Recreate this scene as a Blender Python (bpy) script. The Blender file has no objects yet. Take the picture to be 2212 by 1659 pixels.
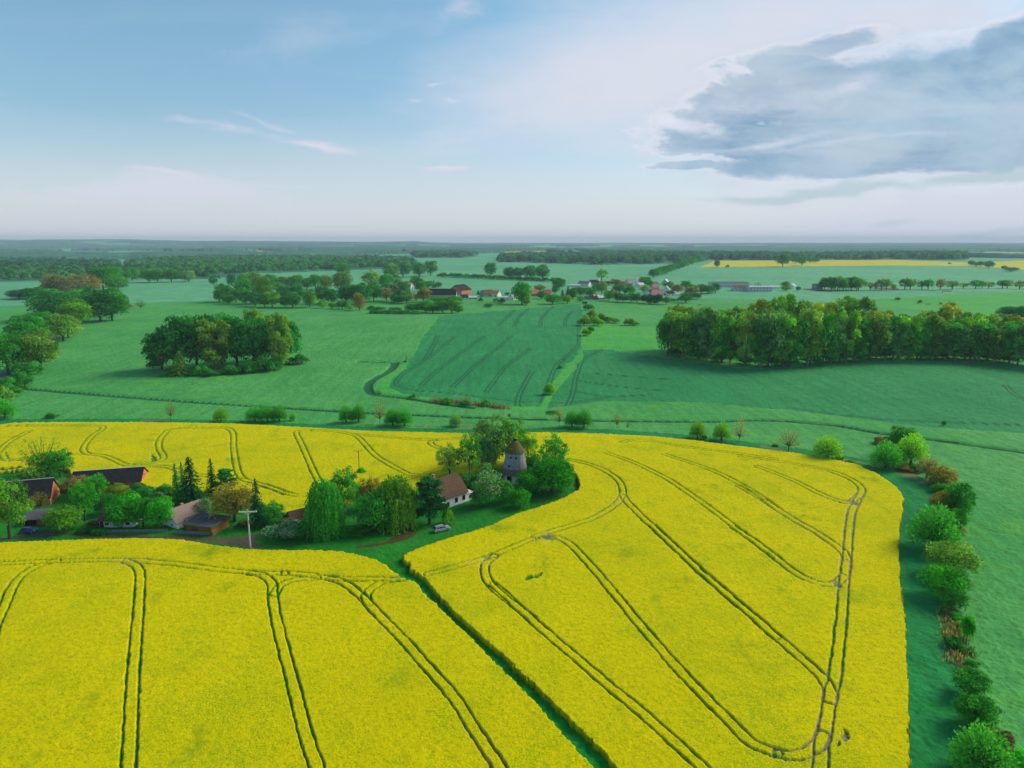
import bpy, math, random
import numpy as np
from mathutils import Vector, Matrix
R = math.radians
S = bpy.context.scene
COL = S.collection
rng = np.random.default_rng(7)
random.seed(7)

# ------------------------------------------------------------------ camera, sky, sun, exposure
CAMH = 75.0
PITCH = R(11.4)
FP = 1534.0                      # focal length in units of a 2212 px wide frame
cam_d = bpy.data.cameras.new('camera'); cam = bpy.data.objects.new('camera', cam_d); COL.objects.link(cam)
cam_d.sensor_width = 36; cam_d.lens = 36*FP/2212; cam_d.clip_start = 1; cam_d.clip_end = 60000
cam.location = (0, 0, CAMH); cam.rotation_euler = (R(90)-PITCH, 0, 0)
S.camera = cam
S.view_settings.view_transform = 'Standard'; S.view_settings.look = 'None'
S.view_settings.exposure = 1.18; S.view_settings.gamma = 1
SUN_EL, SUN_AZ = R(36), R(66)    # azimuth clockwise from +Y: the sun stands to the right, a little ahead
HAZE = 7.5e-5

class E:                          # tiny node-math helper
    nt = None
    def __init__(s, sock): s.s = sock
    @staticmethod
    def m(op, *a, clamp=False):
        n = E.nt.nodes.new('ShaderNodeMath'); n.operation = op; n.use_clamp = clamp
        for i, v in enumerate(a):
            if isinstance(v, E): E.nt.links.new(v.s, n.inputs[i])
            else: n.inputs[i].default_value = v
        return E(n.outputs[0])
    def __add__(s, o): return E.m('ADD', s, o)
    def __radd__(s, o): return E.m('ADD', o, s)
    def __sub__(s, o): return E.m('SUBTRACT', s, o)
    def __rsub__(s, o): return E.m('SUBTRACT', o, s)
    def __mul__(s, o): return E.m('MULTIPLY', s, o)
    def __rmul__(s, o): return E.m('MULTIPLY', o, s)
    def __truediv__(s, o): return E.m('DIVIDE', s, o)
def ss(x, a, b):                  # smoothstep
    n = E.nt.nodes.new('ShaderNodeMapRange'); n.interpolation_type = 'SMOOTHSTEP'
    E.nt.links.new(x.s, n.inputs[0]); n.inputs[1].default_value = a; n.inputs[2].default_value = b
    return E(n.outputs[0])
def comb(x, y, z=0.0):
    n = E.nt.nodes.new('ShaderNodeCombineXYZ')
    for i, v in enumerate((x, y, z)):
        if isinstance(v, E): E.nt.links.new(v.s, n.inputs[i])
        else: n.inputs[i].default_value = v
    return n.outputs[0]
def noise(vec, scale, detail=4, rough=.55, dist=0.0):
    n = E.nt.nodes.new('ShaderNodeTexNoise'); n.inputs['Scale'].default_value = scale
    n.inputs['Detail'].default_value = detail; n.inputs['Roughness'].default_value = rough
    n.inputs['Distortion'].default_value = dist
    if vec is not None: E.nt.links.new(vec, n.inputs['Vector'])
    return E(n.outputs['Fac'])
def mixc(f, a, b, mode='MIX'):
    n = E.nt.nodes.new('ShaderNodeMix'); n.data_type = 'RGBA'; n.blend_type = mode
    for i, v in ((0, f), (6, a), (7, b)):
        if isinstance(v, E): E.nt.links.new(v.s, n.inputs[i])
        elif hasattr(v, 'links'): E.nt.links.new(v, n.inputs[i])
        elif i == 0: n.inputs[0].default_value = v
        else: n.inputs[i].default_value = (*v, 1) if len(v) == 3 else v
    return n.outputs[2]
def lin(c):                        # sRGB 0-255 to linear
    return tuple(((v/255)/12.92 if v <= 10 else (((v/255)+.055)/1.055)**2.4) for v in c)

W = bpy.data.worlds.new('World'); S.world = W; W.use_nodes = True
nt = W.node_tree; E.nt = nt; nt.nodes.clear()
out = nt.nodes.new('ShaderNodeOutputWorld'); bg = nt.nodes.new('ShaderNodeBackground')
nt.links.new(bg.outputs[0], out.inputs[0])
sky = nt.nodes.new('ShaderNodeTexSky'); sky.sky_type = 'NISHITA'; sky.sun_disc = False
sky.sun_elevation = SUN_EL; sky.sun_rotation = SUN_AZ
sky.air_density = 1.0; sky.dust_density = .6; sky.ozone_density = 3.2; sky.altitude = 100
tc = nt.nodes.new('ShaderNodeTexCoord'); sx = nt.nodes.new('ShaderNodeSeparateXYZ')
nt.links.new(tc.outputs['Generated'], sx.inputs[0])
dx, dy, dz = (E(sx.outputs[i]) for i in range(3))
ya = E.m('MAXIMUM', E.m('ABSOLUTE', dy), .12)
X = dx/ya; Z = E.m('MAXIMUM', dz, 0.0)/ya
def pXZ(px, py):
    cx = (px-1106)/FP; cy = (829.5-py)/FP
    y = math.cos(PITCH)+cy*math.sin(PITCH); z = cy*math.cos(PITCH)-math.sin(PITCH)
    return cx/y, z/y
vXZ = comb(X, Z*3.0, 0.0)
nA = noise(vXZ, 2.6, 8, .62, .3)
nB = noise(comb(X*1.0, Z*2.4, 3.7), 3.6, 9, .62, .25)
nC = noise(comb(X, Z*2.2, 9.1), 10.0, 7, .62, .2)
nD = noise(comb(X, Z*2.0, 1.3), 6.0, 8, .62, .3)
wA = noise(comb(X, Z*3.0, 21.0), 3.0, 3, .5); wB = noise(comb(X, Z*3.0, 33.0), 9.0, 4, .6)
Xw = X+(wA-.5)*.10+(wB-.5)*.035; Zw = Z+(wB-.5)*.030+(noise(comb(X, Z*2.0, 45.0), 3.5, 2, .5)-.5)*.05
def blob(px, py, a, b, rot=0.0, amp=.9, n=None, lo=0.0, hi=.45):
    x0, z0 = pXZ(px, py); a /= FP; b /= FP
    c, s_ = math.cos(R(rot)), math.sin(R(rot))
    u = Xw-x0; v = Zw-z0
    p = (u*c+v*s_)/a; q = (v*c-u*s_)/b
    r = E.m('SQRT', p*p+q*q)
    return ss(1.0-r+((n or nB)-.5)*amp*1.6, lo, hi)
def mx(*a):
    r = a[0]
    for b in a[1:]: r = E.m('MAXIMUM', r, b)
    return r
# high thin veil: denser to the right and towards the horizon
veil = mx(blob(1500, 130, 560, 210, 12, .7, nA, -.3, .8)*1.0, blob(1180, 235, 380, 85, 14, 1.0, nD, -.1, .9)*.85,
          blob(1250, 60, 330, 130, 10, 1.3, nD, .0, 1.2)*.5, blob(1900, 60, 520, 90, 8, .8, nA, -.1, .9)*.95, blob(1420, 330, 260, 60, 6, 1.0, nD, 0, 1.1)*.5,
          blob(250, 420, 680, 70, -4, 1.4, nB, -.1, .9)*.85, blob(420, 395, 420, 26, -5, 1.6, nC, 0, 1.0)*.6, blob(950, 330, 600, 80, 5, 1.3, nD, -.1, 1.2)*.5, blob(700, 90, 420, 60, 8, 1.5, nD, .1, 1.4)*.3, blob(2050, 480, 700, 85, 3, .6, nA, -.1, .8)*.95,
          blob(1080, 440, 900, 60, 0, .5, nA, 0, 1.1)*.5)
low = ss(Z, .20, .0)
nE = noise(comb(X*.8, Z*5.5, 5.5), 3.2, 8, .62, .5)
veil = E.m('MINIMUM', E.m('MAXIMUM', veil, low*.82)+ss(X, .1, .75)*ss(Z, .3, .08)*.35+(nE-.5)*.35*ss(Z, .0, .12), 1.0)
veil = E.m('MAXIMUM', veil, 0.0)
wisps = mx(blob(500, 280, 190, 16, -11, 1.5, nC, .1, 1.3)*.55, blob(690, 318, 140, 14, -5, 1.4, nC, .1, 1.2)*.9,
           blob(570, 262, 110, 11, -16, 1.5, nC, .1, 1.3)*.55, blob(968, 181, 26, 9, 0, 2.2, nC, .1, 1.3), blob(935, 212, 20, 6, 0, 2.2, nC, .1, 1.3)*.7,
           blob(1000, 218, 30, 8, 0, 2.2, nC, .1, 1.3)*.7, blob(960, 368, 90, 9, -1, 1.0, nC, .1, .8)*.8, blob(955, 15, 60, 30, 0, 1.8, nC, .1, 1.0)*.4,
           blob(330, 382, 120, 9, -5, 1.2, nC, 0, .9)*.6, blob(200, 440, 260, 12, -6, 1.2, nC, 0, 1.0)*.5, blob(560, 400, 200, 10, -5, 1.2, nC, 0, 1.0)*.35)
# dark cloud bank on the right
bank = mx(blob(2040, 230, 560, 165, 9, 1.1, nB, -.15, .65), blob(1740, 200, 330, 100, 6, 1.3, nD, -.05, .4), blob(1660, 300, 290, 55, -4, 1.2, nD, -.05, .35),
          blob(1950, 330, 520, 62, 2, .9, nB, -.05, .4), blob(2230, 120, 260, 120, 25, .9, nB, 0, .4),
          blob(1500, 355, 190, 13, -1, .8, nC, .0, .5)*.8, blob(1780, 100, 220, 42, 6, 1.1, nD, .05, .6)*.8)
bank2 = mx(blob(1800, 412, 360, 17, 3, .8, nB, .0, .7)*.55, blob(2180, 380, 240, 22, 6, .8, nB, .0, .6)*.6,
           blob(1950, 478, 90, 14, 12, 1.4, nC, .1, .8)*.3, blob(2150, 495, 120, 12, 4, 1.2, nC, .1, .8)*.3)
light_in = mx(blob(1830, 180, 120, 30, 20, 1.7, nD, .0, 1.1)*.8, blob(1470, 262, 100, 26, -8, 1.5, nC, .0, .9), blob(1640, 300, 210, 14, 9, 1.5, nC, .1, 1.3)*.8,
              blob(2030, 75, 130, 12, 6, 1.0, nC, .0, .8)*.8, blob(1650, 215, 240, 55, 4, 1.9, nD, .1, 1.4)*.75, blob(2000, 50, 300, 20, 4, 1.3, nC, .0, 1.0)*.6,
              blob(1850, 300, 400, 12, 3, .8, nC, .1, 1.1)*.35)
SKYK = .072
sc = nt.nodes.new('ShaderNodeMix'); sc.data_type = 'RGBA'; sc.blend_type = 'MULTIPLY'
sc.inputs[0].default_value = 1.0; nt.links.new(sky.outputs[0], sc.inputs[6]); sc.inputs[7].default_value = (SKYK*.86, SKYK*1.0, SKYK*.88, 1)
c = sc.outputs[2]
c = mixc(ss(Z, .34, .05), c, mixc(1.0, c, (.90, .81, .90), 'MULTIPLY'))
c = mixc(veil, c, (.31, .325, .37))
c = mixc(wisps, c, (.33, .32, .37))
bankc = mixc(ss(nD*.5+nB*.5, .36, .62), (.075, .145, .225), (.185, .25, .305))
bankc = mixc(ss(nE, .44, .62)*.55, bankc, (.235, .275, .315))
bankc = mixc(light_in, bankc, (.32, .335, .385))
rim = ss(bank, .0, .5)*ss(bank, .95, .4)
c = mixc(bank*.90, c, bankc)
c = mixc(rim*.58, c, (.37, .375, .41))
c = mixc(bank2, c, (.18, .25, .27))
nt.links.new(c, bg.inputs[0]); bg.inputs[1].default_value = 1.0

sun_d = bpy.data.lights.new('sun', 'SUN'); sun_d.energy = 1.5; sun_d.angle = R(26); sun_d.color = (1, .86, .66)
sun = bpy.data.objects.new('sun', sun_d); COL.objects.link(sun)
sdir = Vector((math.sin(SUN_AZ)*math.cos(SUN_EL), math.cos(SUN_AZ)*math.cos(SUN_EL), math.sin(SUN_EL)))
sun.rotation_euler = sdir.to_track_quat('Z', 'Y').to_euler(); sun.location = (200, 100, 200)

# ------------------------------------------------------------------ tags and meshes
def tag(o, label=None, cat=None, group=None, kind=None):
    if label: o['label'] = label
    if cat: o['category'] = cat
    if group: o['group'] = group
    if kind: o['kind'] = kind
    return o
def np_mesh(name, V, F, mats, midx=None, attrs=None, smooth=False):
    me = bpy.data.meshes.new(name)
    V = np.asarray(V, np.float32); F = np.asarray(F, np.int32); k = F.shape[1]
    me.vertices.add(len(V)); me.vertices.foreach_set('co', V.ravel())
    me.loops.add(F.size); me.loops.foreach_set('vertex_index', F.ravel())
    me.polygons.add(len(F)); me.polygons.foreach_set('loop_start', np.arange(0, F.size, k, dtype=np.int32))
    me.update(calc_edges=True)
    for m in mats: me.materials.append(m)
    if midx is not None: me.polygons.foreach_set('material_index', np.asarray(midx, np.int32))
    me.polygons.foreach_set('use_smooth', np.full(len(F), smooth))
    for k2, a in (attrs or {}).items():
        at = me.attributes.new(k2, 'FLOAT', 'POINT'); at.data.foreach_set('value', np.asarray(a, np.float32))
    me.validate() if len(V) < 2000 else None
    return me
def link(name, me, parent=None, loc=None, color=None):
    o = bpy.data.objects.new(name, me); COL.objects.link(o)
    if parent: o.parent = parent
    if loc is not None: o.location = loc
    if color: o.color = (*color, 1)
    return o
def empty(name, loc, rz=0):
    o = bpy.data.objects.new(name, None); COL.objects.link(o); o.location = loc; o.rotation_euler = (0, 0, rz)
    o.empty_display_size = .5
    return o
class MB:                          # mesh builder for hand-shaped objects (polygons of any size)
    def __init__(s): s.v = []; s.f = []; s.m = []; s.M = Matrix.Identity(4)
    def add(s, vs, fs, mi=0):
        b = len(s.v); s.v += [s.M @ Vector(p) for p in vs]; s.f += [tuple(b+i for i in f) for f in fs]; s.m += [mi]*len(fs)
    def box(s, x0, x1, y0, y1, z0, z1, mi=0):
        s.add([(x0,y0,z0),(x1,y0,z0),(x1,y1,z0),(x0,y1,z0),(x0,y0,z1),(x1,y0,z1),(x1,y1,z1),(x0,y1,z1)],
              [(0,3,2,1),(4,5,6,7),(0,1,5,4),(1,2,6,5),(2,3,7,6),(3,0,4,7)], mi)
    def slab(s, quad, t, mi=0):    # a thick plate below a quad
        q = [Vector(p) for p in quad]; n = (q[1]-q[0]).cross(q[-1]-q[0]).normalized()*t
        k = len(q); vs = q+[p-n for p in q]
        s.add(vs, [tuple(range(k)), tuple(range(2*k-1, k-1, -1))]+[(i, i+k, (i+1) % k+k, (i+1) % k) for i in range(k)], mi)
    def lathe(s, prof, n=24, mi=0, cx=0, cy=0, cap=True):
        vs = []; fs = []
        for r, z in prof:
            for i in range(n): a = 2*math.pi*i/n; vs.append((cx+r*math.cos(a), cy+r*math.sin(a), z))
        for j in range(len(prof)-1):
            for i in range(n): fs.append((j*n+i, j*n+(i+1) % n, (j+1)*n+(i+1) % n, (j+1)*n+i))
        if cap: fs += [tuple(range(n-1, -1, -1)), tuple((len(prof)-1)*n+i for i in range(n))]
        s.add(vs, fs, mi)
    def tube(s, pts, r, n=6, mi=0):
        for a, b in zip(pts[:-1], pts[1:]):
            a = Vector(a); b = Vector(b); d = (b-a).normalized(); u = d.orthogonal().normalized(); w = d.cross(u)
            ra, rb = (r if not isinstance(r, tuple) else r[0]), (r if not isinstance(r, tuple) else r[1])
            vs = [a+(u*math.cos(2*math.pi*i/n)+w*math.sin(2*math.pi*i/n))*ra for i in range(n)]+[b+(u*math.cos(2*math.pi*i/n)+w*math.sin(2*math.pi*i/n))*rb for i in range(n)]
            s.add(vs, [(i, (i+1) % n, (i+1) % n+n, i+n) for i in range(n)]+[tuple(range(n-1, -1, -1)), tuple(range(n, 2*n))], mi)
    def build(s, name, mats, parent=None, bevel=0, smooth=False):
        me = bpy.data.meshes.new(name); me.from_pydata([tuple(p) for p in s.v], [], s.f)
        for m in (mats if isinstance(mats, list) else [mats]): me.materials.append(m)
        me.polygons.foreach_set('material_index', s.m)
        if smooth: me.polygons.foreach_set('use_smooth', [True]*len(s.f))
        me.update(); o = link(name, me, parent)
        if bevel:
            b = o.modifiers.new('bevel', 'BEVEL'); b.width = bevel; b.segments = 2; b.limit_method = 'ANGLE'
        return o

# ------------------------------------------------------------------ terrain and pixel <-> ground
def vnoise(x, y, s, seed=0):       # smooth value noise, vectorised
    x = np.asarray(x, float)/s+seed*17.3; y = np.asarray(y, float)/s+seed*5.1
    xi = np.floor(x).astype(np.int64); yi = np.floor(y).astype(np.int64); fx = x-xi; fy = y-yi
    fx = fx*fx*(3-2*fx); fy = fy*fy*(3-2*fy)
    def h(a, b):
        n = (a*374761393+b*668265263+seed*1442695) & 0x7fffffff
        n = ((n ^ (n >> 13))*1274126177) & 0x7fffffff
        return ((n ^ (n >> 16)) & 0xffff)/65535.0
    return (h(xi, yi)*(1-fx)+h(xi+1, yi)*fx)*(1-fy)+(h(xi, yi+1)*(1-fx)+h(xi+1, yi+1)*fx)*fy
def sst(x, a, b):
    t = np.clip((x-a)/(b-a), 0, 1); return t*t*(3-2*t)
def terrain(x, y):
    x = np.asarray(x, float); y = np.asarray(y, float); d = np.hypot(x, y)
    z = (vnoise(x, y, 130, 1)-.5)*4.0*sst(d, 250, 420)
    z = z+(vnoise(x, y, 420, 2)-.5)*7.0*sst(d, 450, 900)
    z = z+(vnoise(x, y, 1900, 3)-.5)*14*sst(d, 1800, 4200)
    z = z+5.0*np.exp(-((x+150)/170)**2-((y-650)/70)**2)        # the crest before the village
    z = z+2.0*np.exp(-((x-60)/120)**2-((y-560)/90)**2)
    px = 1106+FP*x/np.maximum(y, 50)
    ridge = np.interp(px, [-2000, 0, 260, 420, 600, 840, 900, 940, 1000, 1400, 2300, 5000], [75, 75, 70, 54, 46, 34, 44, 18, 8, 8, 14, 14])
    ridge = ridge*(.8+.5*vnoise(px, px*0, 170, 61)+.18*vnoise(px, px*0, 45, 62))
    z = z+ridge*sst(y, 7500, 11500)*(y > 0)
    return z
cP, sP = math.cos(PITCH), math.sin(PITCH)
def proj(x, y, z):                 # world -> P pixels
    zz = np.asarray(z)-CAMH; dep = np.maximum(y*cP-zz*sP, 1e-3); up = y*sP+zz*cP
    return 1106+FP*x/dep, 829.5-FP*up/dep, dep
def unproj(px, py, zoff=0.0):      # P pixels -> world point on the terrain (+zoff)
    px = np.asarray(px, float); py = np.asarray(py, float)
    cx = (px-1106)/FP; cy = (829.5-py)/FP
    ry = cP+cy*sP; rz = cy*cP-sP
    rz = np.minimum(rz, -.002)
    t = CAMH/-rz
    for _ in range(14):
        h = terrain(cx*t, ry*t)+zoff; t = t*.3+.7*((CAMH-h)/-rz)
    return np.stack([cx*t, ry*t, CAMH+rz*t], -1)
K = 2212/2500.0
SH = dict(P=(0, 0, 2212/2500), S=(0, 0, 1), A=(0, 1280, 2.7886), B=(600, 1280, 2.7886), C=(1200, 1280, 2.7886), D=(1700, 1280, 2.788),
          E=(1300, 1040, 3.6867), F=(1800, 1040, 4.424), G=(650, 1000, 4.0218), FZ=(0, 1030, 5.53), H2=(350, 1100, 5.53), H3=(700, 1100, 5.53),
          H4=(1000, 1000, 4.88), K=(0, 1000, 3.16), Z7=(880, 820, 5.267), Z1=(1250, 640, 4.424), Z6=(1300, 720, 4.88), V7=(500, 640, 4.424),
          V8=(900, 640, 5.53), L5=(0, 640, 4.148), N2=(1700, 600, 5.53), N3=(2080, 600, 5.267))
def pp(sheet, *pts):               # measured points -> P pixels
    x0, y0, s = SH[sheet]
    return [((x0+x/s)*K, (y0+y/s)*K) for x, y in pts]
def gp(u, v, zoff=0.0):            # photo pixel (2500 wide) -> ground Vector
    return Vector(unproj(u*K, v*K, zoff).tolist())
def mpp(u, v):                     # metres per photo pixel at that ground point
    p = gp(u, v); return (p.y*cP+(CAMH-p.z)*sP)/(FP/K)
def inside(px, py, poly):
    r = np.zeros(px.shape, bool); n = len(poly); x0, y0 = poly[-1]
    for x1, y1 in poly:
        if y1 != y0:
            c = ((y1 > py) != (y0 > py)) & (px < (x0-x1)*(py-y1)/(y0-y1)+x1); r ^= c
        x0, y0 = x1, y1
    return r
def smooth_line(pts, k=4):         # Catmull-Rom
    P = [pts[0]]+list(pts)+[pts[-1]]; o = []
    for i in range(1, len(P)-2):
        p0, p1, p2, p3 = (np.array(P[i+j], float) for j in (-1, 0, 1, 2))
        for t in np.arange(k)/k:
            o.append(.5*((2*p1)+(-p0+p2)*t+(2*p0-5*p1+4*p2-p3)*t*t+(-p0+3*p1-3*p2+p3)*t**3))
    o.append(np.array(P[-2], float)); return np.array(o)
def line_dist(x, y, line, open_=False):   # distance of many points to one world polyline (inf when far off)
    d = np.full(x.shape, 1e9); last = len(line)-2
    for si, (a, b) in enumerate(zip(line[:-1], line[1:])):
        lo = np.minimum(a, b)-6; hi = np.maximum(a, b)+6
        m = np.where((x > lo[0]) & (x < hi[0]) & (y > lo[1]) & (y < hi[1]))
        if not len(m[0]): continue
        v = b-a; L = max(v@v, 1e-9); t0 = ((x[m]-a[0])*v[0]+(y[m]-a[1])*v[1])/L; t = np.clip(t0, 0, 1); h_ = np.hypot(x[m]-a[0]-t*v[0], y[m]-a[1]-t*v[1])
        if open_ and si == 0: h_ = np.where(t0 < 0, 1e9, h_)
        if open_ and si == last: h_ = np.where(t0 > 1, 1e9, h_)
        d[m] = np.minimum(d[m], h_)
    return d
def wline(sheet, *pts, zoff=0.0):
    q = smooth_line(pp(sheet, *pts), 5); w = unproj(q[:, 0], q[:, 1], zoff); return w[:, :2]

# ------------------------------------------------------------------ materials of the ground
def mat(name):
    m = bpy.data.materials.new(name); m.use_nodes = True; m.node_tree.nodes.clear(); E.nt = m.node_tree
    o = m.node_tree.nodes.new('ShaderNodeOutputMaterial'); return m, o
def pos():
    n = E.nt.nodes.new('ShaderNodeNewGeometry'); return n.outputs['Position']
def objc():
    n = E.nt.nodes.new('ShaderNodeTexCoord'); return n.outputs['Object']
def attr(name):
    n = E.nt.nodes.new('ShaderNodeAttribute'); n.attribute_name = name; return E(n.outputs['Fac'])
def scaled(vec, sx_, sy_, sz_=1.0, rz=0.0):
    n = E.nt.nodes.new('ShaderNodeMapping'); E.nt.links.new(vec, n.inputs[0])
    n.inputs['Rotation'].default_value = (0, 0, rz); n.inputs['Scale'].default_value = (sx_, sy_, sz_); return n.outputs[0]
def finish(m, o, color, rough=.9, spec=.15, bump=None, bdist=.1, bstr=.5, metal=0.0):
    b = E.nt.nodes.new('ShaderNodeBsdfPrincipled')
    if isinstance(color, tuple): b.inputs['Base Color'].default_value = (*color, 1)
    else: E.nt.links.new(color, b.inputs['Base Color'])
    b.inputs['Roughness'].default_value = rough; b.inputs['Specular IOR Level'].default_value = spec; b.inputs['Metallic'].default_value = metal
    if bump is not None:
        bn = E.nt.nodes.new('ShaderNodeBump'); bn.inputs['Strength'].default_value = bstr; bn.inputs['Distance'].default_value = bdist
        E.nt.links.new(bump.s, bn.inputs['Height']); E.nt.links.new(bn.outputs[0], b.inputs['Normal'])
    E.nt.links.new(b.outputs[0], o.inputs[0]); return m
def field_mat(name, a, b, trk=None, fine=1.6, coarse=.02, stripe=None, third=None):
    m, o = mat(name); p = pos()
    n1 = noise(p, coarse, 4, .6); n2 = noise(p, fine, 3, .7); n3 = noise(p, fine*.16, 4, .65)
    col = mixc(ss(n1, .3, .7), a, b)
    if stripe is not None:
        ns = noise(scaled(p, .35, .018, 1, stripe), 1.0, 3, .6); col = mixc(ss(ns, .35, .7)*.45, col, tuple(v*.62 for v in a))
    if third: col = mixc(ss(noise(p, coarse*2.7, 4, .6), .52, .72)*.7, col, third)
    col = mixc(ss(n2*.55+n3*.45, .34, .66), col, (1.45, 1.4, 1.45), 'MULTIPLY') if False else mixc(E.m('MULTIPLY', ss(n2*.5+n3*.5, .62, .36), .5), col, tuple(v*.45 for v in a))
    if trk is not None: col = mixc(attr('trk')*.8, col, trk)
    return finish(m, o, col, bump=n2*.7+n3*.6, bdist=.5, bstr=.6)
M = {}
M['pasture'] = field_mat('pasture_grass', (.062, .38, .078), (.115, .45, .110), third=(.13, .46, .050), stripe=1.5)
M['wheat'] = field_mat('wheat_crop', (.020, .28, .080), (.045, .35, .100), trk=(.003, .08, .03), stripe=.35)
M['verge'] = field_mat('bright_verge_grass', (.055, .42, .060), (.10, .46, .065), fine=1.2)
M['margin'] = field_mat('young_margin_crop', (.008, .25, .055), (.018, .32, .075), fine=1.9, third=(.008, .31, .022), stripe=.1)
M['lawn'] = field_mat('farmyard_grass', (.010, .20, .014), (.024, .27, .022), fine=1.4, coarse=.06)
M['strip'] = field_mat('track_grass', (.006, .26, .028), (.016, .40, .050), fine=1.8, coarse=.3)
M['far'] = field_mat('far_green_field', (.10, .42, .19), (.16, .48, .23), fine=.3, coarse=.004)  # paler, bluer tones put distance haze into the field colour
M['drygrass'] = field_mat('dry_tan_grass', (.26, .20, .10), (.12, .20, .07), fine=.9, coarse=.15)
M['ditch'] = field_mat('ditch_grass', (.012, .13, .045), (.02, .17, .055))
M['faryellow'] = field_mat('far_rapeseed', (.70, .62, .01), (.58, .56, .02), fine=.2, coarse=.01)
M['dirt'] = field_mat('dirt_track', (.13, .105, .070), (.085, .095, .05), fine=1.2, coarse=.25)
M['brownsoil'] = field_mat('bare_brown_soil', (.115, .062, .022), (.05, .085, .02), fine=1.6, coarse=.3)
M['road'] = field_mat('asphalt_road', (.20, .20, .22), (.16, .16, .18), fine=2, coarse=.2)
def rape_mat():
    m, o = mat('flowering_rapeseed'); p = pos()
    n1 = noise(p, .022, 4, .6); n2 = noise(p, 3.2, 2, .7); n3 = noise(p, .9, 4, .7); n4 = noise(p, .09, 5, .7); n5 = noise(p, 8.0, 2, .8)
    col = mixc(ss(n1, .3, .7), (.70, .60, .0), (.80, .665, .0))
    col = mixc(ss(n5, .54, .38)*.75, col, (.38, .43, .0))
    ns = noise(scaled(p, .30, .02, 1, R(38)), 1.0, 4, .65)
    col = mixc(ss(ns, .5, .78)*ss(n4, .40, .62)*.6, col, (.28, .40, .003))
    col = mixc(ss(n3*.45+n2*.55, .56, .30)*.95, col, (.22, .30, .001))
    n6 = noise(p, .035, 6, .75); col = mixc(ss(n6, .46, .64)*ss(n2*.5+n5*.5, .58, .42)*.75, col, (.20, .36, .004)); col = mixc(ss(n4, .56, .72)*ss(n2, .35, .6)*.75, col, (.12, .24, .006))
    leaf = mixc(ss(n3, .35, .65), (.012, .15, .008), (.035, .28, .012))
    soil = mixc(ss(n3, .35, .7), (.20, .15, .08), (.36, .32, .25))
    leaf = mixc(attr('soil')*.9, leaf, soil)
    col = mixc(attr('trk'), col, leaf)
    return finish(m, o, col, bump=n2*.6+n5*.5, bdist=.10, bstr=.7, spec=.03)
M['rape'] = rape_mat()
m, o = mat('woodland_canopy'); p = pos(); n1 = noise(p, .0035, 5, .7); n2 = noise(p, .05, 4, .7)
c = mixc(ss(n1, .3, .7), (.03, .15, .10), (.08, .25, .13)); c = mixc(ss(n2, .6, .4)*.5, c, (.015, .12, .08))
M['wood'] = finish(m, o, c, bump=n2, bdist=6, bstr=.8)

# ------------------------------------------------------------------ ground grid with its fields
northedge = [(-60, 920), (0, 915), (50, 911), (300, 911), (500, 914), (640, 921), (800, 930), (1000, 935), (1180, 933), (1300, 936), (1400, 941), (1480, 948),
             (1600, 963), (1700, 975), (1800, 992), (1850, 1002), (1900, 1025), (1935, 1050), (1950, 1070), (1950, 1100), (1943, 1130), (1940, 1180), (1945, 1260),
             (1955, 1340), (1960, 1450), (1963, 1560), (1962, 1659), (1968, 1760), (1985, 2300), (2100, 5000), (-3000, 5000), (-3000, 940)]
village = [(x*K, y*K) for x, y in [(-300, 1160), (-40, 1150), (0, 1149), (54, 1144), (165, 1142), (172, 1156), (190, 1166), (322, 1150), (328, 1167), (345, 1178), (364, 1189),
           (382, 1196), (404, 1199), (440, 1203), (513, 1207), (585, 1210), (612, 1218), (657, 1240), (693, 1254), (745, 1262), (790, 1240), (860, 1220), (920, 1208),
           (980, 1198), (1020, 1188), (1046, 1176), (1080, 1160), (1110, 1157), (1150, 1152), (1200, 1140), (1260, 1132), (1320, 1130), (1360, 1135), (1390, 1150),
           (1408, 1170), (1416, 1182), (1410, 1195), (1389, 1207), (1358, 1221), (1307, 1240), (1256, 1254), (1205, 1279), (1143, 1299), (1113, 1307), (1070, 1320), (1023, 1336),
           (984, 1354), (982, 1366), (998, 1371), (1002, 1382), (1000, 1415), (975, 1405), (944, 1381), (915, 1364), (872, 1353), (851, 1348), (822, 1344), (754, 1342), (672, 1341), (610, 1340),
           (520, 1329), (445, 1317), (359, 1313), (280, 1313), (201, 1315), (108, 1319), (0, 1323), (-40, 1326), (-300, 1340)]]
strip = (pp('B', (1030, 335), (1100, 375), (1150, 385), (1200, 450), (1330, 575), (1500, 740), (1640, 880), (1780, 1020), (1900, 1140), (1952, 1195))
         + pp('C', (100, 1000), (270, 1180), (400, 1330), (520, 1460), (620, 1580), (700, 1659), (790, 1760), (1100, 2150), (1300, 2150), (940, 1760), (855, 1659), (740, 1520), (600, 1390), (400, 1190), (230, 1030), (100, 920))
         + pp('B', (1952, 1085), (1800, 930), (1640, 790), (1450, 620), (1300, 470), (1215, 360), (1180, 335), (1090, 290)))
ditchside = strip
bare1 = pp('C', (345, 325), (350, 345), (320, 358), (285, 368), (230, 378), (222, 366), (245, 345), (290, 345))
bare2 = pp('D', (1010, 1392), (1032, 1400), (1036, 1440), (1020, 1470), (995, 1470), (990, 1440))
bare3 = pp('D', (960, 1470), (975, 1490), (950, 1505), (940, 1495))
notch = pp('FZ', (2050, 430), (2100, 480), (2120, 520), (2040, 535), (2030, 500))
W1 = [(950, 682), (1060, 672), (1180, 662), (1250, 655), (1262, 690), (1252, 730), (1258, 752), (1225, 790), (1190, 840), (1172, 878), (1100, 878), (950, 862), (870, 850), (840, 835), (845, 820), (880, 790), (905, 740), (930, 705)]
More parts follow.
